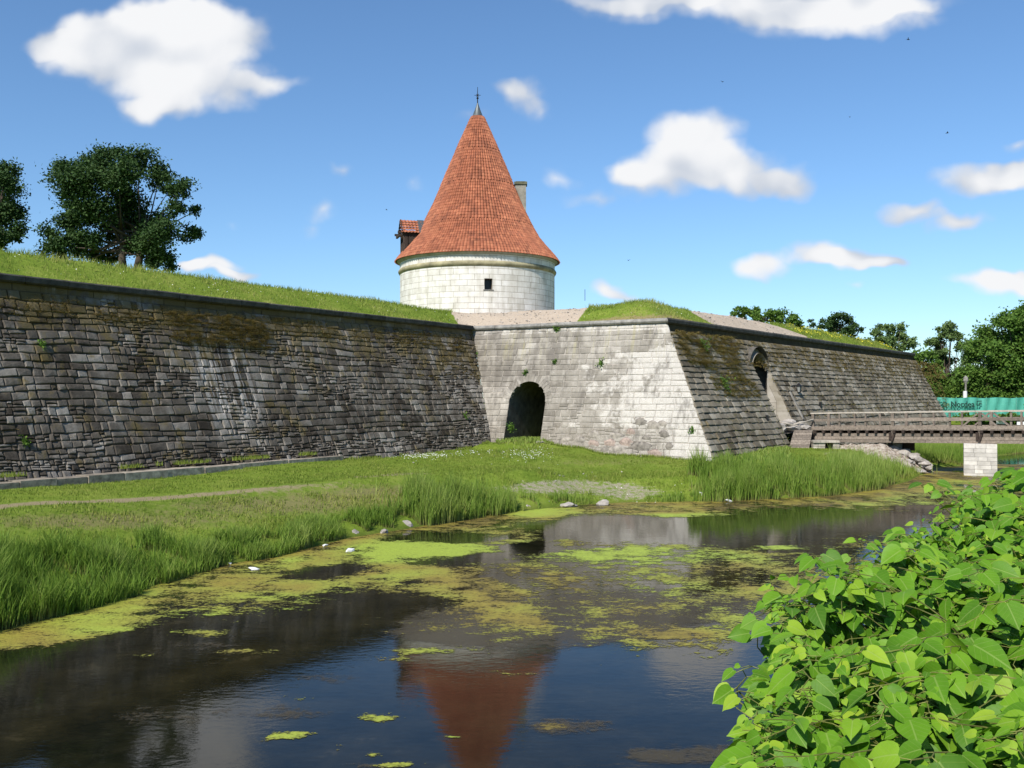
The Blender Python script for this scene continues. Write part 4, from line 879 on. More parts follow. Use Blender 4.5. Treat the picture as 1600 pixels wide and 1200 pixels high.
# weeds and dry tufts on the walls
def wall_tufts(name,spec,matl,lab,seed):
    P=[];T=[];H_=[]
    R=np.random.RandomState(seed)
    for (k,u0,u1,z0,z1,n,per,h,tn,thr) in spec:
        us=R.uniform(u0,u1,n); zs=R.uniform(z0,z1,n)
        for u,z in zip(us,zs):
            if mn.noise(Vector((u*.55,z*.9,seed)))+R.uniform(-.35,.35)<thr: continue
            m_=int(per*R.uniform(.4,1.4)); c=np.array(surf(k,u,z,.02)); dk=DIR[k]
            a=R.normal(0,.10,m_); P.append(c+np.stack([a*dk.x,a*dk.y,R.normal(0,.03,m_)],-1)); T.append(np.full(m_,tn+R.uniform(-.2,.2))); H_.append(np.full(m_,h*R.uniform(.5,1.3)))
    P=np.concatenate(P);T=np.concatenate(T);H_=np.concatenate(H_); kk=spec[0][0]; nd=NRM[kk]; ang=math.atan2(nd.y,nd.x); dirs=ang+np.random.RandomState(seed).normal(0,.8,len(P))
    o=blades(name,P,H_,.028,.9,matl,seed,bend=.9,dirs=dirs,tone=T,up=(1,1,.35)); return tag(o,lab,'moss',kind='stuff')
c1=onwall(0,262,500)[0]; c2=onwall(0,420,540)[0]
wall_tufts('curtain_moss',[(0,22,54,7.4,8.25,1600,16,.2,.35,-.15),(0,c1,c2,6.7,8.1,700,24,.26,.35,-.5),(0,22,54,5.5,7.6,900,10,.12,.25,.12),(0,22,54,2,5.5,500,8,.10,.35,.25),(0,48,55,5.5,8.2,420,14,.16,.35,-.1)],M['dryg'],'brown moss and dry grass tufts hanging on the dark curtain wall',31)
wall_tufts('face_moss',[(2,-.5,64,6.4,8.1,3200,15,.24,.35,-.2),(2,.3,8.6,6.2,8.2,900,24,.34,.45,-.45),(2,2.2,8.4,4.4,6.6,620,22,.34,.5,-.3),(2,12,60,3,6.8,2600,11,.2,.5,-.1),(2,0,10,1.4,4.6,600,9,.17,.75,.0)],M['dryg'],'dry grass and weeds growing on the ledges of the dark bastion face',32)
# leafy plants on the flank and in the inner corner
def leaf_tris(P,size,seed,nrm=None,tone=.5,spread=.6):
    R=np.random.RandomState(seed); n=len(P); s=np.broadcast_to(size,n)*R.uniform(.6,1.3,n); N=R.normal(0,spread,(n,3))+(np.array(nrm) if nrm is not None else np.array([-.2,-.4,.7])); N/=np.linalg.norm(N,axis=1)[:,None]
    A_=np.cross(N,R.normal(0,1,(n,3))); A_/=np.linalg.norm(A_,axis=1)[:,None]; B_=np.cross(N,A_)
    V=np.stack([P-A_*s[:,None]*.55,P+B_*s[:,None]*.34-A_*s[:,None]*.05,P+A_*s[:,None]*.6-N*s[:,None]*.12,P-B_*s[:,None]*.34-A_*s[:,None]*.05],1)
    i=np.arange(n)*4; return V.reshape(-1,3),np.stack([i,i+1,i+2,i+3],-1),np.repeat(np.clip(tone+R.normal(0,.22,n),0,1),4)
M['leaf']=blade_mat('leafy_weed',(.05,.11,.015),(.10,.20,.03),(.19,.29,.05))
for i,(k,px,py,r,n,lab) in enumerate(((1,872,512,.28,130,'small leafy weed sprouting just below the flank coping'),(0,772,592,.62,300,'bright leafy creeper in the corner between the dark wall and arch'),(0,770,612,.35,120,'drooping leafy weed below the corner creeper'),(0,745,555,.22,60,'small green tuft high in the inner corner of the walls'),(1,868,565,.2,50,'small dry weed in the middle of the pale flank'),(1,940,568,.3,70,'brownish weed tuft right of centre on the pale flank'),(1,822,582,.2,60,'small weed growing above the crown of the arch'),(1,1082,672,.22,50,'dark little weed near the bastion corner base'),(0,36,690,.20,70,'bright green fern low on the dark wall at far left'),(0,62,538,.2,60,'green tuft high on the dark wall at far left'),(0,725,650,.2,50,'yellow green weed low on the dark wall near the arch'),(2,1095,540,.5,180,'leafy weeds hanging near the top of the bastion corner'),(2,1128,600,.5,200,'large drooping weed clump on the dark face near the corner'),(1,800,668,.3,120,'leafy weed at the left foot of the arch'))):
    u,z,D=onwall(k,px,py); c=np.array(surf(k,u,z,.08)); R=np.random.RandomState(i); P=c+R.normal(0,r*.45,(n,3))*np.array([1,.5,1]); V,Fx,T=leaf_tris(P,.11,i); b_=len(V); q0=np.repeat(c[None],len(P),0)+R.normal(0,.01,(len(P),3)); w_=np.array([.012,0,.004]); V=np.concatenate([V,np.stack([q0-w_,q0+w_,P+w_*.4,P-w_*.4],1).reshape(-1,3)]); i4=np.arange(len(P))*4+b_; Fx=np.concatenate([Fx,np.stack([i4,i4+1,i4+2,i4+3],-1)]); T=np.concatenate([T,np.full(len(P)*4,.3)])
    tag(mkobj('wall_weed',np_mesh('wall_weed',V,Fx,{'tone':T,'h':np.ones(len(T))}),M['leaf']),lab,'weed')
# daisies
P=[]
for (cx,cy,sx,sy,n) in ((660,713,34,4,300),(742,709,24,3,110),(826,711,36,4.5,260),(700,712,30,4,60),(990,727,60,4,50),(1030,735,40,8,60)):
    c=WZ(cx,cy,1.5); x=RG.normal(c.x,sx*.6*c.y/F,n); y=RG.normal(c.y,.5+sy*.12,n); z=gz(x,y); k_=NO(x,y,1.5,3.)>-.12; x,y,z=x[k_],y[k_],z[k_]; P.append(np.stack([x,y,z+.12],-1))
P=np.concatenate(P); V,Fx,T=leaf_tris(P,.05,77,(0,-.3,1),.5,.3)
tag(mkobj('daisies',np_mesh('daisies',V,Fx),simple('white_petals',(.75,.75,.72),.7,.1)),'patches of small white daisies in the lawn before the arch','flowers',kind='stuff')
P=[];sel=np.where((grv.ravel()<.2)&(FD.ravel()>.8)&(FD.ravel()<3.5))[0]; sel=RG.choice(sel,700); P=np.stack([GX.ravel()[sel],GY.ravel()[sel],RH.ravel()[sel]+.17],-1); yl=(P[:,1]>80)
V,Fx,T=leaf_tris(P[~yl],.045,78,(0,-.3,1)); tag(mkobj('rampart_flowers',np_mesh('rampart_flowers',V,Fx),bpy.data.materials['white_petals']),'tiny pale wildflowers dotted through the rampart grass','flowers',kind='stuff')
n=900; t_=RG.uniform(.42,.98,n); fdv=RG.uniform(1.2,3.,n); q=np.array([tuple((C[2].lerp(C[3],a)-NRM[2]*b)) for a,b in zip(t_,fdv)]); kk=NO(q[:,0],q[:,1],.3,2.)>-.02; q=q[kk]; P=np.concatenate([q,ramph(q[:,0],q[:,1],fdv[kk])[:,None]+.28],1)
V,Fx,T=leaf_tris(P,.13,79,(0,-.4,1)); tag(mkobj('yellow_flowers',np_mesh('yellow_flowers',V,Fx),simple('yellow_petals',(.42,.40,.03),.7,.2)),'yellow wildflowers in the grass on the right rampart','flowers',kind='stuff')
# ------------------------------------------------------------ trees
def crown_mat(name,c0,c1,c2,tr=.25): return blade_mat(name,c0,c1,c2,tr)
M['ash']=crown_mat('dark_ash_leaves',(.018,.042,.011),(.035,.075,.018),(.07,.12,.03),.18)
M['lime']=crown_mat('fresh_green_leaves',(.040,.095,.014),(.090,.175,.026),(.17,.26,.05),.3)
M['pale']=crown_mat('pale_green_leaves',(.06,.11,.03),(.12,.19,.055),(.20,.27,.09),.3)
def tree(name,clumps,D,base,matl,lab,leaf=.2,dens=1.,seed=0,trunk=.25,group=None,spread=1.,stems=1,subk=14):
    """clumps in picture px turned into world ellipsoids round the trunk"""
    R=np.random.RandomState(seed); s=D/F; bx,by=base; b=W(bx,by,D)
    root=empty(name,tuple(b),lab,'tree',group); cs=[]
    for (px,py,r) in clumps:
        c=W(px,py,D); dy=R.uniform(-1,1)*min(2.6,2.2*r*s)*spread; cs.append((np.array([c.x,c.y+dy,c.z]),r*s))
    P=[];N_=[];T=[]
    la=(leaf**2)*.34
    for c,r in cs:
        k=max(6,int(subk*R.uniform(.8,1.2))); d=R.normal(0,1,(k,3)); d/=np.linalg.norm(d,axis=1)[:,None]; sub=c+d*(r*R.uniform(.35,.95,(k,1)))*np.array([1,1,.9])
        n=max(6,int(dens*9*math.pi*r*r/la/k))
        for q in sub:
            rr=r*R.uniform(.45,.75); e=R.normal(0,.5,(n,3)); P.append(q+e*rr*np.array([1.1,1.1,.8])); N_.append(e*.5+d.mean(0)); T.append(np.full(n,.5+R.uniform(-.18,.18)))
    P=np.concatenate(P); T=np.concatenate(T); V,Fx,T2=leaf_tris(P,leaf,seed,(-.25,-.35,.7),T if False else .5,.8); T2=np.clip(T2*.6+np.repeat(T,4)*.4+0,0,1)
    mkobj('crown',np_mesh('crown',V,Fx,{'tone':T2,'h':np.ones(len(T2))}),matl,root)
    mb=MB(); top=np.mean([c for c,r in cs],axis=0); Rn=random.Random(seed)
    for st in range(stems):
        b0=b+Vector((st*trunk*3.5,0,-.6)); p1=Vector(b).lerp(Vector(top),.45)+Vector((st*1.2,0,0)); p2=Vector(top)+Vector((st*1.6,0,.3))
        mb.tube([b0,b0.lerp(p1,.5)+Vector((Rn.uniform(-.1,.1),0,0)),p1,p1.lerp(p2,.6),p2],[trunk*1.25,trunk,trunk*.8,trunk*.5,trunk*.2],8)
    for c,r in cs:
        st=Rn.randrange(stems); f=Rn.uniform(.25,.8); b0=Vector(b)+Vector((st*trunk*3.5,0,0)); a=b0.lerp(Vector(top)+Vector((st*1.6,0,0)),f); cc=Vector(c); md=a.lerp(cc,.5)+Vector((0,0,-.12*(cc-a).length)); mb.tube([a,md,cc],[trunk*.38,trunk*.22,trunk*.07],5)
    mb.build('trunk',M['bark'],root,True); return root
AT=[(105,268,22),(135,252,20),(180,250,22),(215,248,24),(240,262,18),(95,300,20),(130,295,28),(170,290,30),(210,290,30),(250,280,18),(295,300,17),(264,300,12),(120,335,28),(160,330,30),(200,335,26),(245,345,16),(285,330,16),(307,328,9),(85,368,15),(122,375,20),(155,378,18),(100,345,20),(228,375,20),(265,370,24),(295,365,16),(232,402,15),(265,402,15),(82,392,13),(130,395,14),(180,390,13),(155,350,26),(195,310,26),(205,352,22),(165,400,14),(248,392,20),(110,390,18),(145,398,16),(212,385,16),(270,418,10),(240,415,9),(98,402,12)]
tree('ash_tree',AT,60,(193,412),M['ash'],'dark green ash tree with twin trunks standing alone on the left rampart',.165,.8,3,.24,stems=2)
tree('ash_tree',[(-12,262,20),(4,285,20),(8,325,16),(-10,335,28),(22,358,15),(8,375,20),(-28,300,30),(-30,370,30),(28,372,9),(-10,392,22)],58,(-30,400),M['ash'],'dark tree cut off by the left edge of the picture',.17,.8,4,.26)
def auto(cx,top,bot,w,n,seed,taper=.6,rmin=.17,rmax=.30):
    R=random.Random(seed); L=[]
    for i in range(n):
        f=(i+.5)/n; y=top+(bot-top)*f; ww=w*(.28+.72*min(1,f/taper)**.7); r=w*R.uniform(rmin,rmax)*(.6+.5*min(1,f/taper)); L.append((cx+R.uniform(-1,1)*max(0,ww-r),y+r*.4,r))
    return L
G='trees beyond the moat'
tree('broadleaf_tree',auto(1590,482,650,80,48,1,.45)+[(1530,545,18),(1520,590,22),(1535,620,24),(1570,500,20),(1600,490,22),(1560,640,16),(1640,500,30),(1650,560,40)],104,(1600,668),M['lime'],'tallest rounded broadleaf tree at the right edge beyond the moat',.31,.75,11,.45,G)
tree('conifer_shaped_tree',auto(1477,505,620,36,26,2,.8,.2,.34)+[(1478,512,8),(1462,536,9),(1495,524,8)],116,(1478,668),M['pale'],'narrow pointed tree with tiered branches left of the tallest tree',.28,.8,12,.3,G)
tree('broadleaf_tree',auto(1450,548,640,46,18,3,.3)+[(1430,560,14),(1440,600,20)],108,(1450,668),M['lime'],'low dense green tree emerging from behind the bastion tip',.3,.8,13,.3,G)
tree('broadleaf_tree',auto(1535,535,630,42,22,4,.35)+[(1515,545,14),(1550,520,14),(1558,535,14)],124,(1535,668),M['pale'],'loose pale green tree between the pointed and the tallest tree',.3,.6,14,.35,G)
tree('broadleaf_tree',auto(1495,580,640,45,14,5,.3),112,(1495,668),M['lime'],'bushy green tree above the turquoise banner',.3,.8,15,.3,G)
tree('broadleaf_tree',auto(1400,508,560,26,12,6,.5)+[(1400,530,12),(1385,535,10),(1415,535,10),(1385,515,9),(1412,512,9),(1424,540,8)],120,(1400,640),M['pale'],'thin feathery tree top showing above the right rampart',.34,.55,16,.2,G)
tree('broadleaf_tree',auto(1435,548,600,16,6,7,.5),112,(1438,640),M['ash'],'small dark tree tip beside the end of the rampart',.3,.8,17,.2,G)
tree('broadleaf_tree',auto(1700,470,650,90,30,8,.45),110,(1700,668),M['lime'],'big tree just outside the right edge of the picture',.5,.7,18,.45,G)
GS='shrubs behind the rampart crest'
tree('shrub',[(1150,484,5),(1165,485,7),(1182,486,8),(1200,490,8),(1218,493,9),(1235,498,8),(1172,490,6),(1208,495,8),(1245,505,6),(1160,493,7),(1178,496,8),(1195,499,8),(1212,503,9),(1230,507,9),(1248,512,7),(1148,490,5)],80,(1200,505),M['lime'],'long low green shrub on the rampart crest beside the gravel path',.2,1.,21,.06,GS)
tree('shrub',[(1310,494,9),(1300,500,8),(1322,500,9),(1312,508,12),(1293,508,6),(1332,512,7),(1343,516,5),(1302,516,8),(1320,518,9),(1336,520,7)],92,(1312,520),M['ash'],'round dark shrub standing above the right rampart',.22,.8,22,.08,GS)
tree('shrub',[(1285,502,5),(1268,501,4),(1272,507,5),(1280,510,6),(1288,511,5)],90,(1284,512),M['ash'],'tiny shrub left of the round dark shrub',.2,.7,23,.04,GS)
tree('shrub',[(1385,512,8),(1370,517,7),(1378,522,7),(1362,522,4),(1372,530,8),(1384,532,8),(1360,530,6)],102,(1380,532),M['pale'],'pale feathery shrub near the right end of the rampart',.25,.6,24,.06,GS)
# distant belt of woodland closing the view
n=26000; px=RG.uniform(1380,2150,n); Dd=RG.uniform(140,165,n); topn=np.array([mn.fractal(Vector((a*.012,3,1)),1,2,4) for a in px]); zt=CH+(HZ-590+topn*22)*Dd/F; zz_=3+(zt-3)*RG.rand(n)**.7; P=np.stack([(px-800)/F*Dd,Dd,zz_],-1); P+=RG.normal(0,.4,P.shape); V,Fx,T=leaf_tris(P,1.3,99,None,.4,.8)
tag(mkobj('distant_wood',np_mesh('distant_wood',V,Fx,{'tone':T,'h':np.ones(len(T))}),M['lime']),'distant belt of woodland closing the view behind the park','wood',kind='stuff')
# park shrubs behind the bridge railing
for i,(px,py,r,lab) in enumerate(((1502,655,8,'low leafy bush seen through the railing left of the white signs'),(1525,655,7,'low leafy bush seen through the railing beside the braced post'),(1575,652,7,'low leafy bush beside the white signs'))):
    tree('bush',[(px-r,py,r*.8),(px+r,py,r*.8),(px,py-2,r)],92,(px,py+6),M['lime'],lab,.25,1.,50+i,.05)
# ------------------------------------------------------------ banner fence, signs, lamp
m,t,p=mat('turquoise_mesh'); P=pos(t); col=t.ramp(t.noise(P,.6,5,.6),[(.3,(.05,.27,.21)),(.7,(.09,.38,.30))]); setp(t,p,col,.6,t.noise(P,1.5,3),.4,.1); M['banner']=m
bf=empty('banner_fence',tuple(W(1540,650,100)),'turquoise mesh banner fence with dark lettering beneath the trees','fence')
DB=100.; N=100; V=[]
for i in range(N+1):
    px=1462+(1700-1462)*i/N; 
    for j,py in enumerate((621.5,630,640,652)):
        q=W(px,py,DB); V.append((q.x,q.y+.10*math.sin(i*.9+j)+.05*math.sin(i*2.3+j*2),q.z+(.04*math.sin(i*.35) if j==0 else 0)))
mkobj('mesh_banner',np_mesh('mesh_banner',V,grid_faces(N+1,4),None,True),M['banner'],bf)
for px in (1466,1494,1541,1588,1635,1682):
    mb=MB(); mb.tube([W(px,654,DB-.25),W(px,620.5,DB-.25)],.045,6); mb.build('fence_post',simple('pale_green_post',(.10,.34,.27),.5) if 'pale_green_post' not in bpy.data.materials else bpy.data.materials['pale_green_post'],bf)
def text(name,s,px0,px1,py_base,D,matl,parent,sx=None):
    cu=bpy.data.curves.new(name,'FONT'); cu.body=s; cu.size=1; cu.extrude=.01; cu.offset=.02; cu.resolution_u=2; o=bpy.data.objects.new(name,cu); COL.objects.link(o); bpy.context.view_layer.update(); me=bpy.data.meshes.new_from_object(o); bpy.data.objects.remove(o)
    xs_=[v.co.x for v in me.vertices]; w_=max(xs_)-min(xs_); x0=min(xs_); a=W(px0,py_base,D);b=W(px1,py_base,D); k=(b.x-a.x)/w_
    for v in me.vertices: c=v.co.copy(); v.co=(a.x+(c.x-x0)*k,a.y-c.z,a.z+c.y*k)
    return mkobj(name,me,matl,parent)
M['ink']=simple('dark_print',(.012,.035,.03),.6)
text('lettering','Nordea',1486,1523,635.5,DB-.35,M['ink'],bf); text('faint_lettering','ro',1467,1480,634.5,DB-.35,simple('faded_print',(.012,.11,.09),.6),bf)
mb=MB(); 
for (x0,x1,y0,y1) in ((1525.5,1534,626,627.6),(1525.5,1527.5,627.6,633),(1529,1534,629,631),(1528,1531.5,631.4,633)): 
    a=W(x0,y1,DB-.35);b=W(x1,y0,DB-.35); mb.hexa([(a.x,a.y,a.z),(b.x,a.y,a.z),(b.x,a.y+.02,a.z),(a.x,a.y+.02,a.z),(a.x+.1,a.y,b.z),(b.x,a.y,b.z),(b.x,a.y+.02,b.z),(a.x+.1,a.y+.02,b.z)])
mb.build('flag_emblem',M['ink'],bf)
M['whitepaint']=simple('white_paint',(.74,.74,.74),.6,.08)
for i,(x0,x1,y0,y1,D,lab) in enumerate(((1557,1571,657.5,662.5,93,'small white sign panel seen through the bridge railing'),(1589,1612,659,665,88,'larger white sign panel at the right edge behind the railing'))):
    sg=empty('sign',tuple(W((x0+x1)/2,672,D)),lab,'sign'); a=W(x0,y1,D);b=W(x1,y0,D); mb=MB(); mb.box(((a.x+b.x)/2,a.y,(a.z+b.z)/2),b.x-a.x,.05,b.z-a.z); mb.build('panel',M['whitepaint'],sg)
    for xx in (x0+2,x1-2): mb=MB(); c=W(xx,y1,D); mb.tube([(c.x,c.y+.06,gz(np.array([c.x]),np.array([c.y]))[0]-.3),(c.x,c.y+.06,b.z)],.04,6); mb.build('leg',M['blackiron'],sg)
lp=empty('lamp_post',tuple(W(1508,650,101.5)),'white post with a pale lantern head rising behind the turquoise banner','lamp'); mb=MB(); mb.tube([W(1508,655,101.5),W(1508,611,101.5)],[.22,.2],10); mb.build('post',M['whitepaint'],lp)
mb=MB(); mb.tube([W(1509,611,101.5),W(1509,600,101.5)],.1,8); mb.build('neck',M['cap_light'],lp); mb=MB(); mb.tube([W(1509,600,101.5),W(1509,595,101.5),W(1509,590,101.5),W(1509,587,101.5)],[.1,.26,.22,.04],10); mb.build('lantern',M['cap_light'],lp)
# wall lanterns by the gate
def lantern(c,lab,s=1.):
    r=empty('wall_lantern',tuple(c),lab,'lantern'); n=Vector((NRM[2].x,NRM[2].y,0)); mb=MB(); mb.tube([c-n*.45,c+Vector((0,0,.34*s)),c+n*.05+Vector((0,0,.34*s))],.03,6); mb.build('bracket',M['blackiron'],r)
    mb=MB()
    for a in range(4):
        an=a*math.pi/2+.4; d=Vector((math.cos(an),math.sin(an),0)); mb.tube([c+d*.12*s-Vector((0,0,.22*s)),c+d*.19*s+Vector((0,0,.16*s))],.022,5)
    mb.tube([c+Vector((0,0,.15*s)),c+Vector((0,0,.32*s))],[.24*s,.03],4); mb.tube([c-Vector((0,0,.26*s)),c-Vector((0,0,.21*s))],[.05,.14*s],4); mb.build('frame',M['blackiron'],r)
    mb=MB(); mb.tube([c-Vector((0,0,.2*s)),c+Vector((0,0,.15*s))],[.10*s,.17*s],4); mb.build('glass',simple('lantern_glass',(.25,.26,.25),.2) if 'lantern_glass' not in bpy.data.materials else bpy.data.materials['lantern_glass'],r)
lantern(surf(2,15.3,5.05,.32),'black iron lantern on the dark face right of the gate',1.1)
lantern(surf(2,10.8,5.0,-.6),'pale glass lantern hanging inside the gate opening',.9)
a=surf(2,14.3,5.1,.14); b=surf(2,14.3,2.6,.16); u1,z1,_=onwall(2,1231,612); u2,z2,_=onwall(2,1252,655); mb=MB(); mb.beam(surf(2,u1,z1,.14),surf(2,u2,z2,.14),.12,.10,up=(NRM[2].x,NRM[2].y,.4)); tag(mb.build('drain_pipe',M['cap_light']),'pale grey pipe running down the dark face beside the gate','pipe')
for i,(px,py,h,w2,lab) in enumerate(((1197,655,.5,.10,'dark iron slot low left of the gate'),(1281,636,.7,.10,'narrow dark slot in the face above the bridge railing'))):
    u,z,_=onwall(2,px,py); mb=MB(); n=NRM[2]; mb.box(surf(2,u,z,.05),w2*2,.14,h,rz=math.atan2(DIR[2].y,DIR[2].x)); tag(mb.build('wall_slot',M['blackiron']),lab,'slot')
# litter and driftwood
for i,(px,py,D,l,lab) in enumerate(((397,889,25.1,.16,'crumpled white litter floating by the left reeds'),(547,861,28,.2,'white scrap floating on the yellow algae'),(358,881,25.8,.1,'small white scrap at the edge of the left reeds'),(1137,783,41.3,.22,'white scrap at the shore left of the right reeds'),(508,853,29.,.1,'tiny white scrap close to the bank'))):
    mb=MB(); blob(mb,(0,0,0),l,l*.6,l*.35,i+70,.5,i,1,.5); o=mb.build('litter',M['whitepaint']); o.location=(W(px,py,D).x,F*CH/(py-HZ),.03); tag(o,lab,'litter')
mb=MB(); c=W(1097,782,41.8); mb.tube([c,c+Vector((.06,0,.15)),c+Vector((-.02,0,.32)),c+Vector((-.12,0,.36))],[.05,.06,.05,.03],6); tag(mb.build('bleached_stump',M['whitepaint']),'small white bent stump standing on the shore below the flank','stump')
mb=MB(); c=W(914,470,72); mb.tube([c,W(914,452,72)],.02,5); tag(mb.build('thin_mast',M['blackiron']),'very thin dark mast behind the bare rampart right of the tower','mast')
# birds
for i,(px,py,s,lab) in enumerate(((1419,62,.5,'tiny dark bird high at the right under the wide cloud'),(1328,183,.42,'tiny dark bird right of the large middle cloud'),(1480,208,.45,'tiny dark bird high above the right trees'),(982,407,.35,'tiny dark bird low between the tower and right clouds'),(1129,128,.35,'tiny dark bird above the middle cloud'),(604,328,.3,'tiny dark bird left of the tower roof'))):
    c=W(px,py,120); mb=MB(); mb.tube([(-.35*s,0,0),(0,0,.05*s),(.45*s,0,.0)],[.03*s,.14*s,.03*s],6); 
    for sg in (-1,1): mb.add([(0.12*s,0,.05*s),(-.12*s,0,.05*s),(-.25*s,sg*.5*s,.32*s),(-.45*s,sg*1.0*s,.22*s),(-.1*s,sg*.5*s,.36*s)],[(0,1,2,4),(4,2,3)])
    o=mb.build('bird',M['blackiron']); o.location=c; o.rotation_euler=(0,0,i*1.3); tag(o,lab,'bird',None)
# ------------------------------------------------------------ knotweed in the foreground
kr=empty('knotweed_bush',(2.6,3.2,2.0),'large bright green bush of broad heart shaped leaves filling the near right corner','bush')
R=random.Random(77); LU=[]; LV=[];LT=[];LF=[];stm=MB()
# leaf template: (along, across) outline, broad heart shape
OUT=[(0,0),(-.06,.14),(-.03,.28),(.10,.38),(.28,.43),(.48,.40),(.66,.30),(.82,.17),(.94,.06),(1.04,0)]
def leaf(base,ax,nr,L,tone):
    ax=ax.normalized(); nr=(nr-ax*nr.dot(ax)).normalized(); sd_=nr.cross(ax); b=len(LV); fold=R.uniform(.12,.38); droop=R.uniform(.08,.3); curl=R.uniform(-.05,.12); wv_=R.uniform(.72,1.12)
    mid=[]
    ts=[0,.05,.1,.2,.35,.5,.66,.82,.94,1.04]
    for i,(a,c) in enumerate(OUT):
        am=max(a,0) if i else 0
        mid.append(base+ax*(ts[i]*L)-nr*(droop*ts[i]**2*L)+nr*0)
    for i_,p in enumerate(mid): LV.append(p); LU.append((ts[i_],0.))
    for sg in (1,-1):
        for i,(a,c) in enumerate(OUT[1:-1]):
            w_=c*wv_; z_=fold*w_-curl*w_*w_*4+R.uniform(-.012,.012); LV.append(base+ax*(a*L)+sd_*(sg*w_*L)+nr*((z_-droop*a*a)*L)); LU.append((a,w_*1.0))
    n=len(OUT); k=n-2
    for si,sg in enumerate((1,-1)):
        o=b+n+si*k; e=[b]+[o+i for i in range(k)]+[b+n-1]
        for i in range(n-1):
            f=[b+i,b+i+1,e[i+1],e[i]]
            f=[v for j,v in enumerate(f) if v not in f[:j]]
            LF.append(f if sg<0 else f[::-1])
    LT.extend([tone]*(n+2*k))
SN=Vector((-.60*.74,-.80*.74,.67))
def xb(py): return np.interp(py,[700,735,748,790,830,870,900,925,940,960,990,1020,1060,1085,1110,1150,1200,1400],[1590,1570,1505,1455,1395,1330,1312,1245,1195,1215,1222,1205,1215,1195,1180,1170,1165,1130])
def bushD(px,py): return float(np.interp(py,[735,800,900,1000,1100,1200,1400],[5.4,4.9,4.2,3.55,3.0,2.6,2.0]))*(1+.00008*(px-1350))
cnt=0
def grow(px,py,D,n,big=1.):
    tip=W(px,py,D); d=Vector((R.uniform(-.75,.0),R.uniform(-.55,.15),R.uniform(.0,.55))).normalized()
    L=n*.07; pts=[]; root_=tip-d*L; dr=Vector((R.uniform(.5,1.),R.uniform(.0,.5),-.6)); base=root_+dr*R.uniform(.5,.9)
    zig=d.cross(Vector((0,0,1))).normalized()
    nodes=[]
    for i in range(n):
        f=i/(n-1); q=root_.lerp(tip,f)+zig*(.012*(1 if i%2 else -1))+Vector((0,0,.03*math.sin(f*3)-.05*f*f)); nodes.append(q)
    stm.tube([base,base.lerp(root_,.5)+Vector((-.03,0,.03)),root_]+nodes[1:],[.005,.004,.003]+[.0026-.0014*i/n for i in range(1,n)],5,tone=R.random())
    for i,q in enumerate(nodes):
        f=i/(n-1); s_=big*(.118*(1-.68*f**2.6))*R.uniform(.7,1.2)
        side=zig*(1 if i%2 else -1); a=(side*.9+d*.35+Vector((R.uniform(-.3,.3),R.uniform(-.3,.3),R.uniform(-.65,.05)))).normalized()
        nr=(SN*R.uniform(.7,1.1)+Vector((0,0,.35))+Vector((R.gauss(0,.42),R.gauss(0,.42),R.gauss(0,.32)))).normalized()
        pe=q+a*(.022+.012*R.random()); stm.tube([q,pe],[.0016,.0012],4,tone=.9)
        pe=pe+SN*.02
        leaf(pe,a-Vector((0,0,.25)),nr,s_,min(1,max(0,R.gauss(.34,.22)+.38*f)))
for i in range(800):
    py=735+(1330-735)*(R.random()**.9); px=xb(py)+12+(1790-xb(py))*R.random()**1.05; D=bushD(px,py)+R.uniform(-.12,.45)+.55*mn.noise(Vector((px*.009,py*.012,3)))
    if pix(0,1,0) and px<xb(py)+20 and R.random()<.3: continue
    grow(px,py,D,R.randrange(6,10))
for i in range(80):   # sprigs making the ragged outline
    py=R.choice([R.uniform(735,1200)]); px=xb(py)+R.uniform(-6,22); grow(px,py,bushD(px,py)+R.uniform(-.05,.2),R.randrange(5,8),.72)
for (px,py) in ((1358,830),(1362,838),(1190,945),(1230,938),(1312,885),(1330,870),(1470,790),(1455,806),(1150,1085),(1175,1020)): grow(px,py,bushD(px,py),6,.62)
# deep inner leaves
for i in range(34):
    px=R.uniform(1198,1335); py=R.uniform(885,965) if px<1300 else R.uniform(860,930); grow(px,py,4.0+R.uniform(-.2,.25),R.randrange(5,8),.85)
for i in range(1500):
    py=R.uniform(790,1400); px=xb(py)+60+(1900-xb(py)-60)*R.random(); q=W(px,py,bushD(px,py)+R.uniform(.35,1.1)); leaf(q,Vector((R.gauss(0,1),R.gauss(0,1),-.4)),Vector((R.gauss(0,.4)-.2,R.gauss(0,.4)-.3,1)),R.uniform(.09,.14),R.uniform(.1,.5))
me=bpy.data.meshes.new('foliage'); me.from_pydata([tuple(v) for v in LV],[],LF); at=me.attributes.new('tone','FLOAT','POINT'); at.data.foreach_set('value',LT)
for nm_,j_ in (('along',0),('across',1)): a_=me.attributes.new(nm_,'FLOAT','POINT'); a_.data.foreach_set('value',[q[j_] for q in LU])
me.polygons.foreach_set('use_smooth',[True]*len(me.polygons)); me.update()
m,t,p=mat('knotweed_leaf'); P=pos(t); tone=t.attr('tone'); n=t.noise(P,22,4,.6)
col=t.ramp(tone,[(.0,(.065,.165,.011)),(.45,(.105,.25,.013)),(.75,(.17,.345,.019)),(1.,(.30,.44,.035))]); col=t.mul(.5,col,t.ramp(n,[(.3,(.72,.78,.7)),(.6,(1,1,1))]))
al_,ac_=t.attr('along'),t.attr('across'); vr=t.m('ABSOLUTE',t.m('SINE',t.m('MULTIPLY',t.m('SUBTRACT',al_,t.m('MULTIPLY',ac_,.75)),18.)))
vein=t.m('MAXIMUM',t.sm(ac_,.012,.035,1,0),t.m('MULTIPLY',t.sm(vr,.06,.22,1,0),.55)); col=t.mix(t.m('MULTIPLY',vein,.38),col,(.33,.44,.12)); n=t.m('SUBTRACT',n,t.m('MULTIPLY',vein,.8))
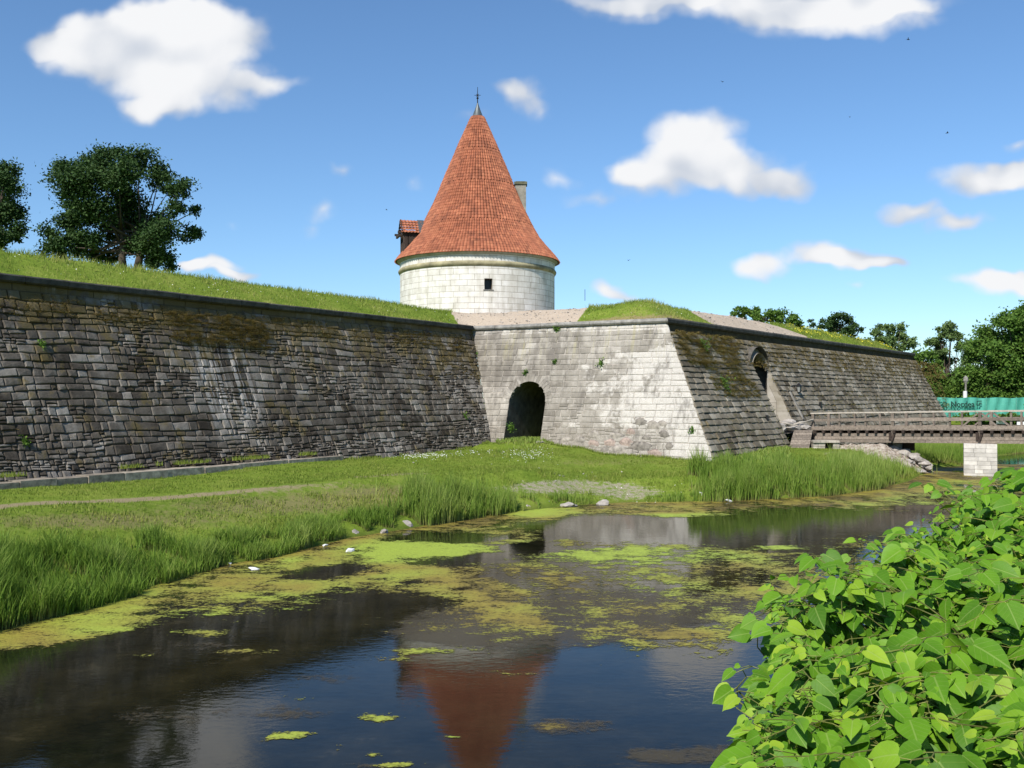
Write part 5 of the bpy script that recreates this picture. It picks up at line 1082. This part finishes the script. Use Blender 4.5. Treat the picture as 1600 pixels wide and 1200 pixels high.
setp(t,p,col,.5,n,.35,.004,.22); tr=t.n('ShaderNodeBsdfTranslucent',{0:t.mul(1.,col,(1.1,1.,.35))}); mx=t.n('ShaderNodeMixShader',{0:.30,1:p.outputs[0],2:tr.outputs[0]}); t.l.new(mx.outputs[0],t.t.nodes['Material Output'].inputs[0])
mkobj('foliage',me,m,kr); stm.build('stems',simple('reddish_stem',(.14,.15,.035),.6,.4,20,.1,tone=.4),kr)
# ------------------------------------------------------------ light, sky
EL=math.radians(43); SD=Vector((-.48,-.877,0)).normalized()*math.cos(EL)+Vector((0,0,math.sin(EL)))
sl=bpy.data.lights.new('sun','SUN'); sl.energy=5.0; sl.angle=math.radians(.5); sl.color=(1,.94,.84)
so=bpy.data.objects.new('sun',sl); COL.objects.link(so); so.rotation_euler=SD.to_track_quat('Z','Y').to_euler(); so.location=(0,0,60)
w=bpy.data.worlds.new('World'); sc.world=w; w.use_nodes=True; t=NT(w.node_tree); bg=w.node_tree.nodes['Background']; out=w.node_tree.nodes['World Output']
sky=t.n('ShaderNodeTexSky',sky_type='NISHITA',sun_disc=False,sun_elevation=EL,sun_rotation=math.atan2(SD.x,SD.y),altitude=0,air_density=1.0,dust_density=.15,ozone_density=3.5)
dv=t.n('ShaderNodeTexCoord').outputs['Generated']; s=t.n('ShaderNodeSeparateXYZ',{0:dv})
hz=t.m('POWER',t.m('SUBTRACT',1.,t.m('ABSOLUTE',s.outputs[2]),clamp=True),9.)
skc=t.mul(1.,sky.outputs[0],t.mix(hz,(.76,.93,1.05),(.72,.85,1.02))); t.l.new(skc,bg.inputs[0]); bg.inputs[1].default_value=.12
ya=t.m('MAXIMUM',t.m('ABSOLUTE',s.outputs[1]),.05)
cx=t.m('DIVIDE',s.outputs[0],ya); cz=t.m('DIVIDE',s.outputs[2],ya)
q=t.n('ShaderNodeCombineXYZ',{0:cx,1:cz,2:t.m('MULTIPLY',s.outputs[1],.3)}).outputs[0]
wn=t.n('ShaderNodeTexNoise',{'Vector':q,'Scale':9.,'Detail':3.,'Roughness':.6}).outputs['Color']
wv=t.n('ShaderNodeVectorMath',{0:wn,1:(.5,.5,.5)},operation='SUBTRACT').outputs[0]
wv=t.n('ShaderNodeVectorMath',{0:wv,3:.075},operation='SCALE'); wv.inputs[3].default_value=.075
qq=t.n('ShaderNodeVectorMath',{0:q,1:wv.outputs[0]},operation='ADD').outputs[0]
# clouds: (px,py,rx,ry,strength) as directions
CL=[(235,70,165,62,1.),(300,130,130,50,1.),(160,60,100,50,.9),(320,60,100,55,1.),(90,55,50,22,.7),(430,140,60,18,.55),(250,165,70,25,.8),
(1180,5,300,28,.85),(1300,30,170,30,.75),(1050,0,200,14,.6),(1330,8,120,18,.9),
(1090,215,75,42,1.),(1040,270,75,40,.95),(1150,262,80,38,.95),(1225,280,45,24,.8),(1000,265,40,20,.6),(930,300,45,16,.35),(880,272,32,16,.35),
(810,170,32,38,.5),(790,155,20,25,.4),(830,200,25,22,.3),
(1330,405,75,20,.9),(1280,395,55,22,1.),(1195,410,45,22,.75),(1370,410,40,12,.7),
(1535,285,80,26,1.),(1590,280,60,24,.8),(1430,325,48,18,.75),(1490,348,58,18,.75),(1560,450,80,20,1.),(1600,440,60,18,.9),
(335,418,45,14,1.),(370,432,30,9,.9),(310,415,20,9,.9),(940,458,25,16,.8),(970,466,30,9,.6),
(538,266,24,14,.4),(512,320,26,18,.42),(500,345,20,20,.2),(655,285,22,14,.2),(1340,450,20,9,.3),(1590,235,30,12,.35),(370,355,20,15,.12),(735,195,25,14,.15)]
mk=None
for (px,py,rx,ry,st) in CL:
    a,b=ray(px,py); rx*=1.2; ry*=1.2
    mp=t.n('ShaderNodeMapping',{0:qq,1:(-a*F/rx,-b*F/ry,0),3:(F/rx,F/ry,0)}).outputs[0]
    g=t.n('ShaderNodeTexGradient',{0:mp},gradient_type='SPHERICAL').outputs['Fac']
    mk=t.m('MULTIPLY',g,st) if mk is None else t.m('MULTIPLY_ADD',g,st,mk)
mk=t.m('MINIMUM',mk,1.)
front=t.sm(s.outputs[1],.02,.12); mk=t.m('MULTIPLY',mk,front)
fb=t.noise(q,14.,4,.62); fb2=t.noise(q,45.,2,.65)
bk=t.m('MULTIPLY',t.sm(t.noise(t.map(q,(1,2.2,1)),2.2,5,.55),.56,.75),t.m('SUBTRACT',1.,front)); bk=t.m('MULTIPLY',bk,.6)
dn=t.m('ADD',mk,t.m('MULTIPLY',t.m('SUBTRACT',fb,.5),t.m('MULTIPLY',t.sm(mk,0,.14),.56)))
dn=t.m('ADD',dn,t.m('MULTIPLY',t.m('SUBTRACT',fb2,.5),t.m('MULTIPLY',t.sm(mk,0,.14),.20)))
msk=t.m('MAXIMUM',t.sm(dn,.02,.66),bk)
msk=t.m('MULTIPLY',msk,t.sm(s.outputs[2],-.02,.03))
fu=t.noise(t.n('ShaderNodeVectorMath',{0:q,1:(-.012,.022,0)},operation='ADD').outputs[0],9.,2,.5); fo=t.noise(q,9.,2,.5)
shade=t.sm(t.m('ADD',t.m('MULTIPLY',dn,.45),t.m('MULTIPLY',t.m('SUBTRACT',fo,fu),2.6)),-.22,.50)
cc=t.mix(shade,(.60,.66,.76),(.97,.98,1.0))
bc=t.n('ShaderNodeBackground',{0:cc,1:.80}); mx=t.n('ShaderNodeMixShader',{0:msk,1:bg.outputs[0],2:bc.outputs[0]}); t.l.new(mx.outputs[0],out.inputs[0])
w.cycles.sampling_method='NONE'
vs=sc.view_settings; vs.view_transform='Standard'; vs.look='None'; vs.gamma=1; vs.exposure=.25; vs.use_curve_mapping=False
sc.cycles.max_bounces=8; sc.cycles.transparent_max_bounces=12; sc.cycles.caustics_reflective=False; sc.cycles.caustics_refractive=False
